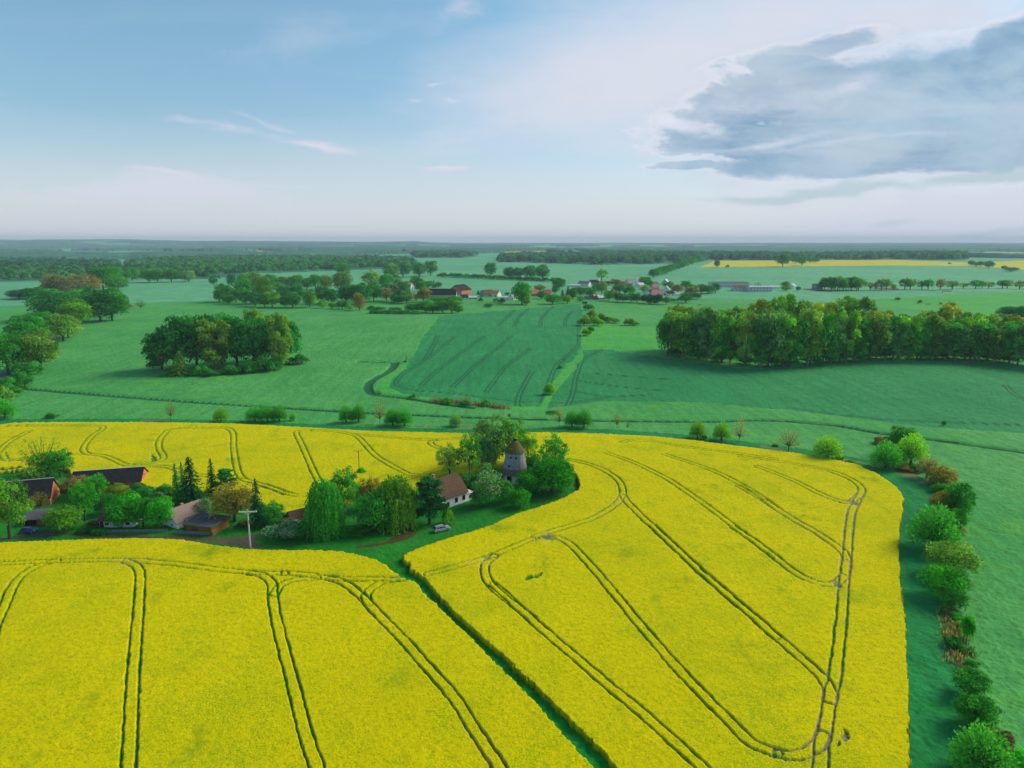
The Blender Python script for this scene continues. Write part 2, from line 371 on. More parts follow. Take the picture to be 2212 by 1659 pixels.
LUSH = [(940, 684), (900, 740), (882, 778), (845, 802), (812, 825), (815, 842), (850, 851), (905, 858), (1000, 872), (1095, 882), (1172, 890), (1172, 878), (1098, 878), (950, 862), (870, 850), (838, 836), (845, 818), (880, 788), (905, 742), (948, 684)]
W2 = [(1262, 756), (1300, 752), (1430, 772), (1560, 792), (1640, 797), (1760, 790), (1900, 783), (2100, 783), (2600, 800), (2600, 965), (2212, 935), (2000, 922), (1850, 903), (1700, 885), (1500, 868), (1300, 866), (1180, 882), (1195, 850), (1240, 800)]
LUSH2 = [(1260, 700), (1300, 702), (1425, 705), (1430, 768), (1300, 752), (1262, 756), (1235, 800), (1195, 850), (1175, 890), (1160, 890), (1190, 830), (1225, 785), (1256, 750), (1252, 720)]
LUSH3 = [(1880, 645), (2212, 628), (2700, 640), (2700, 700), (2212, 690), (2000, 668), (1900, 660)]
MARG = [(-60, 905), (300, 904), (500, 907), (640, 914), (800, 922), (1000, 927), (1200, 924), (1310, 927), (1480, 938), (1600, 952), (1720, 967), (1830, 985), (1920, 1003), (2000, 1035), (2020, 1060), (2028, 1090),
        (2020, 1130), (2005, 1160), (2012, 1200), (2040, 1300), (2050, 1380), (2075, 1470), (2090, 1540), (2120, 1659), (2180, 1800), (2400, 2600), (1900, 2600), (1800, 1659), (1900, 1100), (1850, 1040), (1000, 950), (-60, 930)]
DRY = [[(1010*1.0, 921), (900, 918), (1000, 923), (1075, 922), (1000, 926)], pp('Z7', (570, 1150), (900, 1165), (900, 1180), (600, 1165)), pp('Z7', (1230, 1165), (1440, 1160), (1400, 1185), (1200, 1190)),
       pp('F', (250, 205), (560, 265), (860, 330), (1160, 350), (1400, 400), (1700, 470), (1900, 540), (2060, 610), (2050, 640), (1900, 570), (1600, 465), (1350, 400), (1100, 370), (800, 320), (250, 225)),
       [(2045, 1320), (2062, 1318), (2078, 1330), (2082, 1390), (2070, 1400), (2055, 1385)], [(2070, 1405), (2080, 1400), (2088, 1440), (2078, 1445)],
       pp('F', (1780, 400), (1880, 420), (1960, 520), (1900, 545), (1790, 490)), pp('H2', (1200, 1020), (1550, 1050), (1500, 1110), (1100, 1150)),
       pp('L5', (1420, 1595), (1700, 1600), (1700, 1612), (1420, 1608))]
DIRT = [pp('H2', (-300, 1145), (400, 1150), (700, 1160), (1000, 1172), (1300, 1160), (1450, 1130), (1620, 1130), (1600, 1165), (1500, 1200), (1500, 1245), (1600, 1300), (1500, 1305), (1300, 1292), (1000, 1250), (700, 1222), (400, 1197), (-300, 1170)),
        pp('FZ', (1000, 1500), (1300, 1490), (1400, 1515), (2250, 1540), (2250, 1556), (1600, 1556), (1350, 1555), (1150, 1545), (1000, 1530))]
GRAV = [pp('FZ', (-100, 1570), (110, 1560), (330, 1510), (600, 1450), (700, 1460), (760, 1480), (1000, 1490), (1010, 1530), (700, 1540), (400, 1560), (100, 1590), (-100, 1600)),
        pp('FZ', (-50, 665), (290, 640), (300, 665), (60, 695), (-50, 700))]
BROWN = [pp('H3', (1590, 1020), (1740, 1020), (1755, 1100), (1700, 1170), (1560, 1220), (1350, 1260), (1150, 1290), (940, 1310), (930, 1285), (1300, 1240), (1400, 1180), (1560, 1100)),
         pp('H4', (1900, 760), (1990, 820), (2030, 890), (2000, 930), (1940, 900))]
YEL = [[(1510, 577), (1545, 563), (1930, 561), (2100, 567), (2212, 562), (2700, 566), (2700, 590), (2212, 582), (2100, 574), (1930, 573), (1700, 575)],
       [(1085, 543.5), (1180, 541.5), (1330, 547), (1290, 550), (1100, 549)], [(1860, 545), (2000, 542.5), (2100, 545.5), (2700, 546), (2700, 550), (2080, 549.5), (1960, 548.5)],
       [(375, 538), (460, 536), (465, 541), (375, 541)], [(505, 543.5), (560, 541), (625, 545), (600, 549), (515, 548)], [(55, 532.5), (115, 531), (115, 534.5), (55, 535)], [(640, 542), (670, 541.5), (670, 544), (640, 544.5)], [(815, 544.5), (870, 543.5), (880, 547.5), (830, 547.5)]]
CLUB = [pp('N3', (180, 535), (600, 540), (600, 565), (250, 560)), pp('N3', (1140, 570), (1280, 568), (1280, 585), (1150, 590)), pp('N2', (1420, 575), (1560, 570), (2020, 595), (2020, 602), (1650, 605)), pp('N3', (930, 735), (1100, 752), (1100, 762), (930, 745)), pp('N3', (1400, 835), (1430, 832), (1750, 920), (1900, 935), (1900, 942), (1730, 930))]
WOODS = {'A': [(270, 572), (330, 563), (450, 559), (600, 556), (700, 558), (880, 562), (900, 575), (850, 580), (700, 585), (560, 590), (480, 600), (400, 602), (290, 602)],
         'A2': [(-200, 560), (60, 568), (250, 572), (275, 602), (240, 602), (100, 586), (-200, 582)], 'B': [(-200, 592), (130, 586), (190, 597), (150, 605), (0, 608), (-200, 612)],
         'C': [(1080, 556), (1200, 550), (1400, 550), (1560, 553), (1750, 554), (2000, 552), (2085, 555), (2085, 562), (1930, 560), (1700, 562), (1540, 562), (1470, 568), (1300, 572), (1180, 568), (1080, 566)],
         'D': [(890, 550), (1000, 549), (1030, 553), (1000, 557), (900, 557)]}
ZC = 1.25
TR = [wline('A', (390, 245), (290, 268), (180, 318), (95, 400), (35, 530), (-35, 680), (-120, 950), zoff=ZC),
      wline('A', (-60, 265), (200, 255), (400, 247), (800, 241), (1020, 252), (1300, 281), (1520, 310), (1800, 330), (1952, 328), zoff=ZC),
      wline('B', (250, 327), (400, 340), (560, 363), (700, 370), (850, 370), (950, 370), (1090, 365), zoff=ZC),
      wline('B', (1215, 342), (1400, 292), (1650, 218), (1900, 117), (1952, 97), zoff=ZC),
      wline('E', (0, 1003), (225, 928), (480, 850), (630, 778), (750, 695), (795, 640), (812, 590), (790, 510), (730, 450), (620, 385), (500, 340), (400, 315), (300, 300), zoff=ZC),
      wline('A', (840, 243), (925, 280), (952, 350), (945, 500), (930, 700), (905, 1000), (890, 1300), (872, 1659), (865, 1800), zoff=ZC),
      wline('B', (20, 328), (110, 345), (175, 400), (180, 480), (205, 640), (250, 820), (300, 1000), (350, 1200), (400, 1400), (450, 1560), (485, 1659), (520, 1800), zoff=ZC),
      wline('B', (500, 362), (330, 378), (230, 415), (183, 480), zoff=ZC),
      wline('B', (560, 365), (640, 385), (710, 425), (790, 490), (850, 555), (950, 660), (1080, 790), (1200, 930), (1320, 1060), (1440, 1210), (1540, 1370), (1640, 1520), (1730, 1659), (1830, 1800), zoff=ZC),
      wline('B', (1090, 370), (950, 385), (860, 430), (815, 480), (840, 545), zoff=ZC),
      wline('B', (1700, 205), (1640, 250), (1625, 300), (1640, 370), (1720, 460), (1952, 640), zoff=ZC),
      wline('C', (0, 400), (90, 475), (350, 715), (650, 970), (900, 1180), (1080, 1330), (1300, 1530), (1440, 1659), (1600, 1820), zoff=ZC),
      wline('C', (330, 90), (430, 85), (530, 130), (620, 220), (740, 355), (900, 550), (1060, 740), (1240, 950), (1450, 1170), (1650, 1370), (1780, 1490), (1952, 1555), zoff=ZC),
      wline('D', (557, 1553), (650, 1570), (740, 1555), (820, 1500), (862, 1420), zoff=ZC),
      wline('E', (815, 620), (850, 680), (960, 790), (1130, 950), (1300, 1110), (1530, 1327), zoff=ZC),
      wline('C', (1090, 0), (1300, 200), (1560, 430), (1800, 640), (1952, 780), zoff=ZC),
      wline('D', (0, 300), (200, 470), (400, 640), (600, 810), (800, 985), (870, 1060), (915, 1140), (905, 1200), zoff=ZC),
      wline('E', (650, 235), (870, 310), (1180, 455), (1360, 570), (1600, 740), (1800, 890), (2000, 1035), (2212, 1190), zoff=ZC),
      wline('D', (240, 10), (430, 140), (640, 305), (760, 375), (870, 405), (950, 395), (1010, 330), (1020, 240), zoff=ZC),
      wline('E', (1180, 250), (1400, 320), (1650, 410), (1850, 510), (2050, 630), (2212, 750), zoff=ZC),
      wline('F', (0, 635), (250, 780), (600, 1005), (820, 1130), (950, 1210), (1090, 1310), (1160, 1380), (1185, 1450), zoff=ZC),
      wline('F', (200, 430), (340, 480), (640, 600), (860, 715), (1000, 775), (1120, 812), (1230, 810), (1330, 720), zoff=ZC),
      wline('E', (800, 145), (900, 125), (1100, 140), (1490, 200), (1800, 240), (2212, 300), zoff=ZC),
      wline('F', (0, 320), (300, 360), (640, 410), (1000, 485), (1200, 560), (1310, 630), (1340, 700), (1280, 820), (1230, 930), (1205, 1100), (1190, 1300), (1175, 1500), (1165, 1600), zoff=ZC),
      wline('D', (1040, 0), (1028, 170), (1015, 290), (1000, 430), (990, 600), (970, 800), (940, 1050), (910, 1150), (890, 1300), (865, 1420), (850, 1500), (840, 1659), (820, 1850), zoff=ZC),
      wline('K', (-20, 330), (60, 250), (190, 180), (230, 165), zoff=ZC), wline('K', (-10, 385), (60, 385), (180, 385), zoff=ZC), wline('K', (15, 330), (45, 385), (140, 385), zoff=ZC),
      wline('K', (50, 125), (400, 120), (740, 125), (790, 145), (700, 210), (640, 300), (680, 340), (800, 355), (880, 385), (960, 422), (1080, 415), (1210, 400), (1260, 365), (1225, 300), (1230, 230), (1290, 160), zoff=ZC),
      wline('K', (1290, 155), (1400, 142), (1600, 140), (1780, 155), (1800, 300), (1825, 450), (1870, 530), (1960, 560), (2080, 600), (2212, 650), zoff=ZC),
      wline('K', (500, 345), (640, 340), (680, 340), zoff=ZC), wline('K', (950, 425), (1100, 432), (1280, 440), (1400, 475), (1600, 510), (1870, 540), zoff=ZC),
      wline('G', (-40, 730), (90, 775), (200, 815), (290, 838), (420, 830), (520, 810), zoff=ZC),
      wline('G', (430, 200), (340, 208), (292, 225), (340, 330), (400, 460), (450, 580), (500, 680), (535, 765), zoff=ZC),
      wline('G', (430, 200), (640, 208), (800, 232), (890, 262), (960, 330), (1060, 440), (1160, 505), (1330, 600), (1420, 635), (1550, 630), (1720, 580), zoff=ZC),
      wline('G', (850, 238), (1100, 262), (1400, 285), (1640, 293), (1850, 280), (2100, 272), zoff=ZC), wline('G', (1660, 298), (1610, 315), (1640, 350), (1740, 388), zoff=ZC),
      wline('G', (1350, 690), (1480, 650), (1600, 640), zoff=ZC)]
TRW = [wline('Z7', (1000, 0), (820, 310), (570, 470), (460, 590), (500, 650), (700, 700), (1200, 740), (1900, 830), (2212, 860)), wline('Z7', (1220, 0), (1000, 180), (840, 310)),
       wline('Z7', (1590, 0), (1200, 290), (960, 470), (780, 640)), wline('Z7', (1940, 0), (1800, 130), (1550, 320), (1350, 500), (1180, 660)), wline('Z7', (2200, 160), (1900, 370), (1780, 500), (1610, 730)),
       wline('Z7', (2212, 450), (2070, 700), (2020, 850), (2025, 920)), wline('Z1', (-160, 700), (-60, 600), (40, 500)), wline('Z1', (20, 700), (80, 590), (180, 500)), wline('Z1', (300, 700), (330, 590), (450, 475)), wline('Z1', (570, 700), (590, 600), (660, 530)),
       wline('Z6', (120, 1290), (200, 1050), (280, 850), (420, 720), (540, 600), (555, 500), (545, 330)), wline('Z6', (400, 1370), (480, 1170), (510, 1000), (580, 800), (640, 745), (830, 650)),
       wline('Z6', (480, 1130), (620, 1170), (900, 1210), (1400, 1190)), wline('Z6', (560, 1020), (800, 1060), (1200, 1110), (1708, 1150)), wline('Z6', (680, 930), (1100, 965), (1708, 1010)), wline('Z6', (150, 1295), (450, 1280), (700, 1250), (960, 1215)),
       wline('Z6', (580, 540), (760, 580), (1000, 640), (1300, 700), (1700, 750)), wline('P', (1700, 880), (1900, 905), (2212, 918)), wline('P', (2170, 830), (2190, 850), (2230, 870))]
DIT = [wline('P', (45, 838), (340, 862), (700, 886), (830, 893), (1150, 905), (1500, 910), (1650, 907), (1800, 918), (1900, 935), (2000, 947), (2230, 979)),
       wline('S', (965, 884), (955, 900), (930, 915), (905, 930), (897, 945), (905, 958), (920, 963), (1000, 973), (1060, 983), (1150, 995)), wline('S', (880, 882), (920, 883), (965, 884))]
ROADL = wline('S', (-60, 945), (0, 918), (25, 905), (55, 887), (85, 860), (118, 832), (150, 800), (200, 760), (265, 708), (298, 682), (315, 668))
TRKL = wline('B', (-20, 150), (250, 152), (600, 150), (820, 160), (950, 200), (1060, 290), (1160, 400), (1300, 530), (1600, 830), (1952, 1150))

def build_ground():
    a = [*np.arange(-180, -46, 6), *np.degrees(np.arange(R(-45), R(45), .00112)), *np.arange(45, 180.1, 6)]
    a = np.radians(np.array(a)); rr = [3.0, 12, 25, 40, 52, 60.]
    while rr[-1] < 16500:
        r = rr[-1]; fp = (r*r+CAMH**2)/(CAMH*710)
        rr.append(r+(fp*.72 if r < 215 else fp*.46 if r < 345 else fp*.8 if r < 450 else min(fp, 24) if r < 3800 else 50 if r < 9000 else 110))
    r = np.array(rr); Rg, Ag = np.meshgrid(r, a, indexing='ij')
    x = Rg*np.sin(Ag); y = Rg*np.cos(Ag); z = terrain(x, y)
    near = Rg < 420
    jx = x+np.where(near, (vnoise(x, y, .9, 5)-.5)*.55+(rng.random(x.shape)-.5)*.25, (vnoise(x, y, 8, 5)-.5)*4); jy = y+np.where(near, (vnoise(x, y, .9, 6)-.5)*.55+(rng.random(x.shape)-.5)*.25, 0)
    px, py, dep = proj(jx, jy, z); px1, py1, _ = proj(jx, jy, z+ZC)
    front = y > 5
    cl = np.zeros(x.shape, np.int8); trk = np.zeros(x.shape); soil = np.zeros(x.shape)
    names = ['ground', 'rapeseed_field', 'wheat_field', 'grass_verge', 'dirt_track', 'road', 'dry_grass', 'field_margin', 'farmyard_grass', 'far_woodland', 'far_rapeseed_field', 'far_field', 'ditch', 'bare_soil', 'grass_track']
    def setc(m, c): cl[m & front] = c
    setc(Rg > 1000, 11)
    fo = vnoise(x, y, 900, 8)*.6+vnoise(x, y, 330, 9)*.4
    thr = np.interp(px, [0, 850, 1000, 1600, 2212], [.44, .46, .56, .53, .50])
    setc((Rg > 3600) & (fo > thr), 9); setc(Rg > 13500, 9)
    for p_ in WOODS.values(): setc(inside(px, py, p_), 9)
    for p_ in YEL: setc(inside(px, py, p_), 10)
    setc(inside(px, py, LUSH3), 3)
    setc(inside(px, py, W2), 2); setc(inside(px, py, W1), 2); setc(inside(px, py, LUSH), 3); setc(inside(px, py, LUSH2), 3)
    setc(inside(px, py, MARG), 7)
    for p_ in DRY: setc(inside(px, py, p_), 6)
    for p_ in CLUB: setc(inside(px, py, p_), 4)
    ditch = np.zeros(x.shape)
    for L in DIT:
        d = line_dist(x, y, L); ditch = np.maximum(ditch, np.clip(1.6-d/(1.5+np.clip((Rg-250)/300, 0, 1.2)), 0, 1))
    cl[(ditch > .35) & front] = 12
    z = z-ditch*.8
    setc((line_dist(x, y, ROADL) < 3.0), 5)
    big = inside(px1, py1, northedge) & ~inside(px1, py1, village) & ~inside(px1, py1, strip) & front
    vil = inside(px, py, village) & inside(px, py, northedge) & front
    cl[vil] = 8
    st = inside(px, py, strip) & ~vil & front; cl[st] = 14
    rest = inside(px, py, northedge) & ~vil & ~st & ~big & front; cl[rest & inside(px1, py1, village)] = 8; cl[rest & inside(px1, py1, strip)] = 14
    big |= (~front) | (Rg < 60)
    cl[big] = 1
    for p_ in GRAV: cl[inside(px, py, p_) & vil] = 4
    for p_ in DIRT: cl[inside(px, py, p_) & vil] = 4
    for p_ in BROWN: cl[inside(px, py, p_) & vil] = 13
    lat = Rg*.00112; rcell = np.clip((Rg*Rg+CAMH**2)/(CAMH*710)*.5-.3, 0, 3); ti = 1/(1+rcell*.35)
    qx = (vnoise(x, y, 1.3, 51)-.5)*.22; qy = (vnoise(x, y, 1.3, 52)-.5)*.22
    for L in TR:
        d = np.abs(line_dist(x+qx, y+qy, L, True)-1.0)
        w = -.05+.13*vnoise(x, y, 4, 11)+.16*vnoise(x, y, .6, 13)+lat*.15
        w = w+rcell*.22; trk = np.maximum(trk, np.clip((w+.14-d)/(.14+rcell*.15), 0, 1)*ti)
    soil = np.clip((vnoise(x, y, 5, 12)-.55)*4, 0, 1)*.9
    hot = np.zeros(x.shape)
    for sh, cx_, cy_, rad in (('F', 1250, 825, 9), ('F', 1180, 1050, 14), ('F', 1190, 1350, 12), ('D', 1000, 300, 9), ('E', 810, 660, 5), ('E', 130, 990, 6), ('B', 1630, 270, 5), ('D', 960, 400, 6), ('F', 1330, 750, 6), ('A', 900, 255, 4), ('D', 880, 1300, 12), ('B', 1700, 1600, 8)):
        q = unproj(*pp(sh, (cx_, cy_))[0], ZC); hot = np.maximum(hot, np.clip(1.6-np.hypot(x-q[0], y-q[1])/rad, 0, 1))
    soil = np.clip(soil*.3+hot*(.3+1.0*vnoise(x, y, 1.1, 15)), 0, 1)
    for sh, cx_, cy_, rad in (('E', 135, 1000, 1.1), ('F', 1250, 828, 1.1), ('D', 962, 405, .7), ('B', 1640, 225, .8)):
        q = unproj(*pp(sh, (cx_, cy_))[0], ZC); m_ = np.clip(1.6-np.hypot(x-q[0], (y-q[1])*.7)/rad+(vnoise(x, y, .9, 16)-.5)*1.6, 0, 1); trk = np.maximum(trk, m_)
    for p_, s_ in ((bare1, 0), (bare2, .9), (bare3, 0), (notch, .3)):
        m_ = inside(px1, py1, p_); trk[m_] = 1; soil[m_] = s_
    rap = cl == 1
    lump = (vnoise(x, y, .55, 21)-.5)*.09+(vnoise(x, y, 4.2, 22)-.5)*.14+(rng.random(x.shape)-.5)*.07
    fade = np.where(Rg < 330, 1, .5)
    z = z+rap*(ZC-.45*trk*np.clip(1-rcell*.6, .15, 1)+lump*fade*(1-.6*trk))
    wh = np.abs(9999.0*np.ones(x.shape)); 
    tw = np.zeros(x.shape)
    for L in TRW:
        d = np.abs(line_dist(x, y, L, True)-1.05); tw = np.maximum(tw, np.clip((.30+lat*.8-d)/(.15+lat*.6), 0, 1))
    trk = np.where(rap, trk, np.maximum(tw, 0))
    if True:
        d = np.abs(line_dist(x, y, TRKL)-.95); tg = np.clip((.55-d)/.25, 0, 1); z = z-.06*tg*np.isin(cl, (8, 14)); trk = np.where(np.isin(cl, (8, 14)), tg, trk)
    grassy = np.isin(cl, (0, 2, 3, 7, 8, 14)) & (Rg < 700)
    z = z+grassy*((vnoise(x, y, .8, 31)-.5)*.26+(vnoise(x, y, 3.1, 32)-.5)*.10+(rng.random(x.shape)-.5)*.05*(Rg < 300))*np.where(cl == 8, .7, 1)
    woodh = (9+9*vnoise(x, y, 26, 41)+5*vnoise(x, y, 90, 42))
    z = z+(cl == 9)*woodh*np.where(Rg < 3600, .25, 1.0)
    nr, nc = x.shape
    idx = np.arange(nr*nc).reshape(nr, nc)
    F = np.stack([idx[:-1, :-1], idx[:-1, 1:], idx[1:, 1:], idx[1:, :-1]], -1).reshape(-1, 4)[:, ::-1]
    V = np.stack([x, y, z], -1).reshape(-1, 3); clf = cl.ravel()[F]
    fc = clf[:, 0].copy()
    anyr = (clf == 1).any(1); fc[anyr] = 1
    anyw = (clf == 9).any(1) & ~anyr; fc[anyw] = 9
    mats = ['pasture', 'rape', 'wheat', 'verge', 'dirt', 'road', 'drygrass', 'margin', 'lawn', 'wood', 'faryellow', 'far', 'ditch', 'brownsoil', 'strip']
    # walls of the crop: the lower vertices read as leaves
    T = trk.ravel().copy(); edge = (~(rap.ravel()))
    lowv = np.zeros(len(V), bool); lowv[F[anyr].ravel()] = True; lowv &= edge; T[lowv] = 1; So = soil.ravel().copy(); So[lowv] = 0
    kinds = {1: 'stuff', 9: 'stuff', 10: 'stuff'}
    labels = {'rapeseed_field': ('yellow flowering rapeseed crop crossed by paired tractor wheel lines', 'crop field'), 'far_woodland': ('blue green woods covering the distant hills below the horizon', 'woodland'),
              'far_rapeseed_field': ('thin bright yellow rapeseed fields far away near the horizon', 'crop field')}
    for c_, nm in enumerate(names):
        f = F[fc == c_]
        if not len(f): continue
        u, inv = np.unique(f, return_inverse=True)
        me = np_mesh(nm, V[u], inv.reshape(-1, 4), [M[mats[c_]]], attrs={'trk': T[u], 'soil': So[u]}, smooth=True)
        o_ = link(nm, me); tag(o_, *(labels.get(nm, (None, None))), kind=kinds.get(c_, 'structure'))
build_ground()

# ------------------------------------------------------------------ trees
def leaf_mat():
    m, o = mat('leaves'); oi = E.nt.nodes.new('ShaderNodeObjectInfo')
    a = attr('var'); base = oi.outputs['Color']
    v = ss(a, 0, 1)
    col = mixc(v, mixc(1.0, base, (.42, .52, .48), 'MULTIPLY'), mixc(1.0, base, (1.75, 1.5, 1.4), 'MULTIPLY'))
    fl = attr('flower'); col = mixc(ss(fl, .4, .6), col, (.50, .50, .46))
    d = E.nt.nodes.new('ShaderNodeBsdfDiffuse'); t = E.nt.nodes.new('ShaderNodeBsdfTranslucent'); x = E.nt.nodes.new('ShaderNodeMixShader')
    E.nt.links.new(col, d.inputs[0]); E.nt.links.new(mixc(1.0, col, (1.3, 1.2, .6), 'MULTIPLY'), t.inputs[0]); x.inputs[0].default_value = .48
    E.nt.links.new(d.outputs[0], x.inputs[1]); E.nt.links.new(t.outputs[0], x.inputs[2]); E.nt.links.new(x.outputs[0], o.inputs[0]); return m
def bark_mat():
    m, o = mat('bark'); oi = E.nt.nodes.new('ShaderNodeObjectInfo'); n = noise(scaled(objc(), 30, 30, 6), 1.0, 4, .7)
    return finish(m, o, mixc(ss(n, .35, .65), mixc(1.0, oi.outputs['Color'], (.55, .55, .55), 'MULTIPLY'), oi.outputs['Color']), bump=n, bdist=.02)
M['leaf'] = leaf_mat(); M['bark'] = bark_mat()
def cards(P, N, size, el=1.3, along=None, g=rng):
    n = len(P); N = N/np.maximum(np.linalg.norm(N, axis=1, keepdims=True), 1e-6)
    t = along if along is not None else np.cross(N, g.normal(size=(n, 3)))
    t = t/np.maximum(np.linalg.norm(t, axis=1, keepdims=True), 1e-6); b = np.cross(N, t); b /= np.maximum(np.linalg.norm(b, axis=1, keepdims=True), 1e-6)
    s = size[:, None] if np.ndim(size) else size
    V = np.stack([P-t*s*el, P-b*s, P+t*s*el, P+b*s], 1).reshape(-1, 3)
    return V, np.arange(4*n).reshape(n, 4)
def sph(n, g): v = g.normal(size=(n, 3)); return v/np.linalg.norm(v, axis=1, keepdims=True)
def clump_crown(g, clumps, n, size, jit=.55, el=1.3, shell=.75, fl=0.0, down=.25):
    c = np.array([q[0] for q in clumps]); r = np.array([q[1] for q in clumps])
    w = (r.mean(1)**2); idx = g.choice(len(c), n, p=w/w.sum()); d = sph(n, g)
    d[:, 2] = np.where((d[:, 2] < -.2) & (g.random(n) > down), -d[:, 2], d[:, 2])
    rad = shell+(1-shell)*g.random(n)+g.normal(size=n)*.08
    P = c[idx]+d*r[idx]*rad[:, None]; N = d+g.normal(size=(n, 3))*jit
    cv = g.random(len(c)); hi_ = np.clip((P[:, 2]-P[:, 2].min())/max(np.ptp(P[:, 2]), 1e-6), 0, 1)*0; var = np.clip(.62*cv[idx]+.38*g.random(n), 0, 1)  # random clump tone, spread wide to stand in for shading between leaf lumps
    V, F = cards(P, N, size*(.6+.8*g.random(n)), el, g=g)
    f = (g.random(n) < fl*(.3+1.4*cv[idx])).astype(float)*(d[:, 2] > -.3)
    return V, F, np.repeat(var, 4), np.repeat(f, 4), c
def tubes(paths, sides=5):
    Vs = []; Fs = []; b = 0
    for pts, rad in paths:
        pts = np.array(pts, float); k = len(pts); d = np.gradient(pts, axis=0); d /= np.maximum(np.linalg.norm(d, axis=1, keepdims=True), 1e-9)
        ref = np.where(np.abs(d[:, 2:3]) > .9, np.array([[1., 0, 0]]), np.array([[0, 0, 1.]])); u = np.cross(d, ref); u /= np.linalg.norm(u, axis=1, keepdims=True); w = np.cross(d, u)
        an = 2*np.pi*np.arange(sides)/sides
        V = pts[:, None]+(u[:, None]*np.cos(an)[None, :, None]+w[:, None]*np.sin(an)[None, :, None])*np.array(rad)[:, None, None]
        Vs.append(V.reshape(-1, 3))
        for j in range(k-1):
            for i in range(sides): Fs.append((b+j*sides+i, b+j*sides+(i+1) % sides, b+(j+1)*sides+(i+1) % sides, b+(j+1)*sides+i))
        b += k*sides
    return np.concatenate(Vs), np.array(Fs)
def limbs(g, c, base, r0, top=.8, nl=9, bend=.06):
    P = [([(0, 0, -.02), (g.normal()*.01, g.normal()*.01, base), (g.normal()*.02, g.normal()*.02, (base+top)/2), (g.normal()*.03, g.normal()*.03, top)], [r0*1.35, r0, r0*.6, r0*.15])]
    for i in g.choice(len(c), min(nl, len(c)), replace=False):
        q = c[i]; z0 = base*(.75+.5*g.random())+.35*max(q[2]-base, 0)*g.random()
        P.append(([(0, 0, z0), (q[0]*.45+g.normal()*bend*.3, q[1]*.45+g.normal()*bend*.3, z0+(q[2]-z0)*.55), tuple(q)], [r0*.5, r0*.32, r0*.1]))
    return tubes(P)
PROTO = {}
def proto(kind, var, crown, trunk):
    V, F, va, fl = crown; w = max(np.percentile(np.abs(V[:, 0]), 98), np.percentile(np.abs(V[:, 1]), 98))*2; h = np.percentile(V[:, 2], 99.3)
    s = np.array([1/w, 1/w, 1/h]); V = V*s
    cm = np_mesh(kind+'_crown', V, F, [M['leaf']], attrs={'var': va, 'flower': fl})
    tm = np_mesh(kind+'_trunk', trunk[0]*s, trunk[1], [M['bark']], smooth=True)
    PROTO.setdefault(kind, []).append((cm, tm))
def fib(n, g, zlo=-1.0):
    i = np.arange(n)+.5; z = 1-(1-zlo)*i/n; a = i*2.39996+g.random()*6; r = np.sqrt(1-z*z); v = np.stack([r*np.cos(a), r*np.sin(a), z], 1)
    return v+g.normal(size=v.shape)*.10
def mk_oak(g, n=4200, z0=.03, flat=1.0, nc=34, cs=(.14, .22), size=.020, fl=0.0, kind='oak', shell=.7, inner=.62):
    cen = np.array([0, 0, (1+z0)/2]); ax = np.array([.5, .5, (1-z0)/2*flat]); cl = []
    for v in fib(nc, g, -.75):
        s = inner+.16*g.random(); r = (cs[0]+(cs[1]-cs[0])*g.random()); cl.append((cen+v*ax*s, np.array([r, r, r*.85])))
    for _ in range(5): cl.append((cen+g.normal(size=3)*.12, np.array([.2, .2, .2])))
    V, F, va, f, c = clump_crown(g, cl, n, size, fl=fl, shell=shell)
    return kind, (V, F, va, f), limbs(g, c, z0+.08, .028)
for s in range(4):
    g = np.random.default_rng(100+s); k, c_, t_ = mk_oak(g); proto(k, s, c_, t_)
for s in range(3):      # airy crown with limbs showing
    g = np.random.default_rng(120+s); k, c_, t_ = mk_oak(g, n=3000, z0=.12, nc=40, cs=(.09, .15), size=.017, kind='airy', inner=.7, shell=.4); proto(k, s, c_, t_)
for s in range(2):      # blossom tree
    g = np.random.default_rng(130+s); k, c_, t_ = mk_oak(g, n=2600, z0=.12, fl=.33, size=.017, kind='blossom'); proto(k, s, c_, t_)
for s in range(3):      # bush
    g = np.random.default_rng(140+s); cl = []
    for i in range(14):
        a = g.random()*6.28; q = math.sqrt(g.random())*.36; r = .14+.1*g.random(); hgt = (1-(q/.5)**2)*.75*(.6+.5*g.random())
        cl.append((np.array([q*math.cos(a), q*math.sin(a), hgt*.8]), np.array([r, r, max(.22, hgt*.45)])))
    V, F, va, f, c = clump_crown(g, cl, 2000, .026, fl=0)
    V[:, 2] = np.maximum(V[:, 2], -.03); proto('bush', s, (V, F, va, f), limbs(g, c, .1, .02, .4))
for s in range(2):      # flowering bush
    g = np.random.default_rng(150+s); cl = []
    for i in range(16):
        a = g.random()*6.28; q = math.sqrt(g.random())*.36; r = .14+.1*g.random(); hgt = (1-(q/.5)**2)*.75*(.6+.5*g.random())
        cl.append((np.array([q*math.cos(a), q*math.sin(a), hgt*.8]), np.array([r, r, max(.22, hgt*.45)])))
    V, F, va, f, c = clump_crown(g, cl, 2600, .019, fl=.28); proto('lilac', s, (V, F, va, f), limbs(g, c, .1, .02, .4))
for s in range(3):      # poplar: tall, stacked clumps, bare lower trunk
    g = np.random.default_rng(160+s); cl = []
    for i in range(34):
        z = .16+.80*(i+.5)/34; env = .40*math.sin(math.pi*min(1, (z-.08)/1.0))**.6; a = i*2.4+g.random(); q = env*(.35+.55*g.random())
        r = .10+.06*g.random(); cl.append((np.array([q*math.cos(a), q*math.sin(a), z]), np.array([r, r, r*.8])))
    V, F, va, f, c = clump_crown(g, cl, 4200, .018, shell=.6); proto('poplar', s, (V, F, va, f), limbs(g, c, .3, .022, .92, 12))
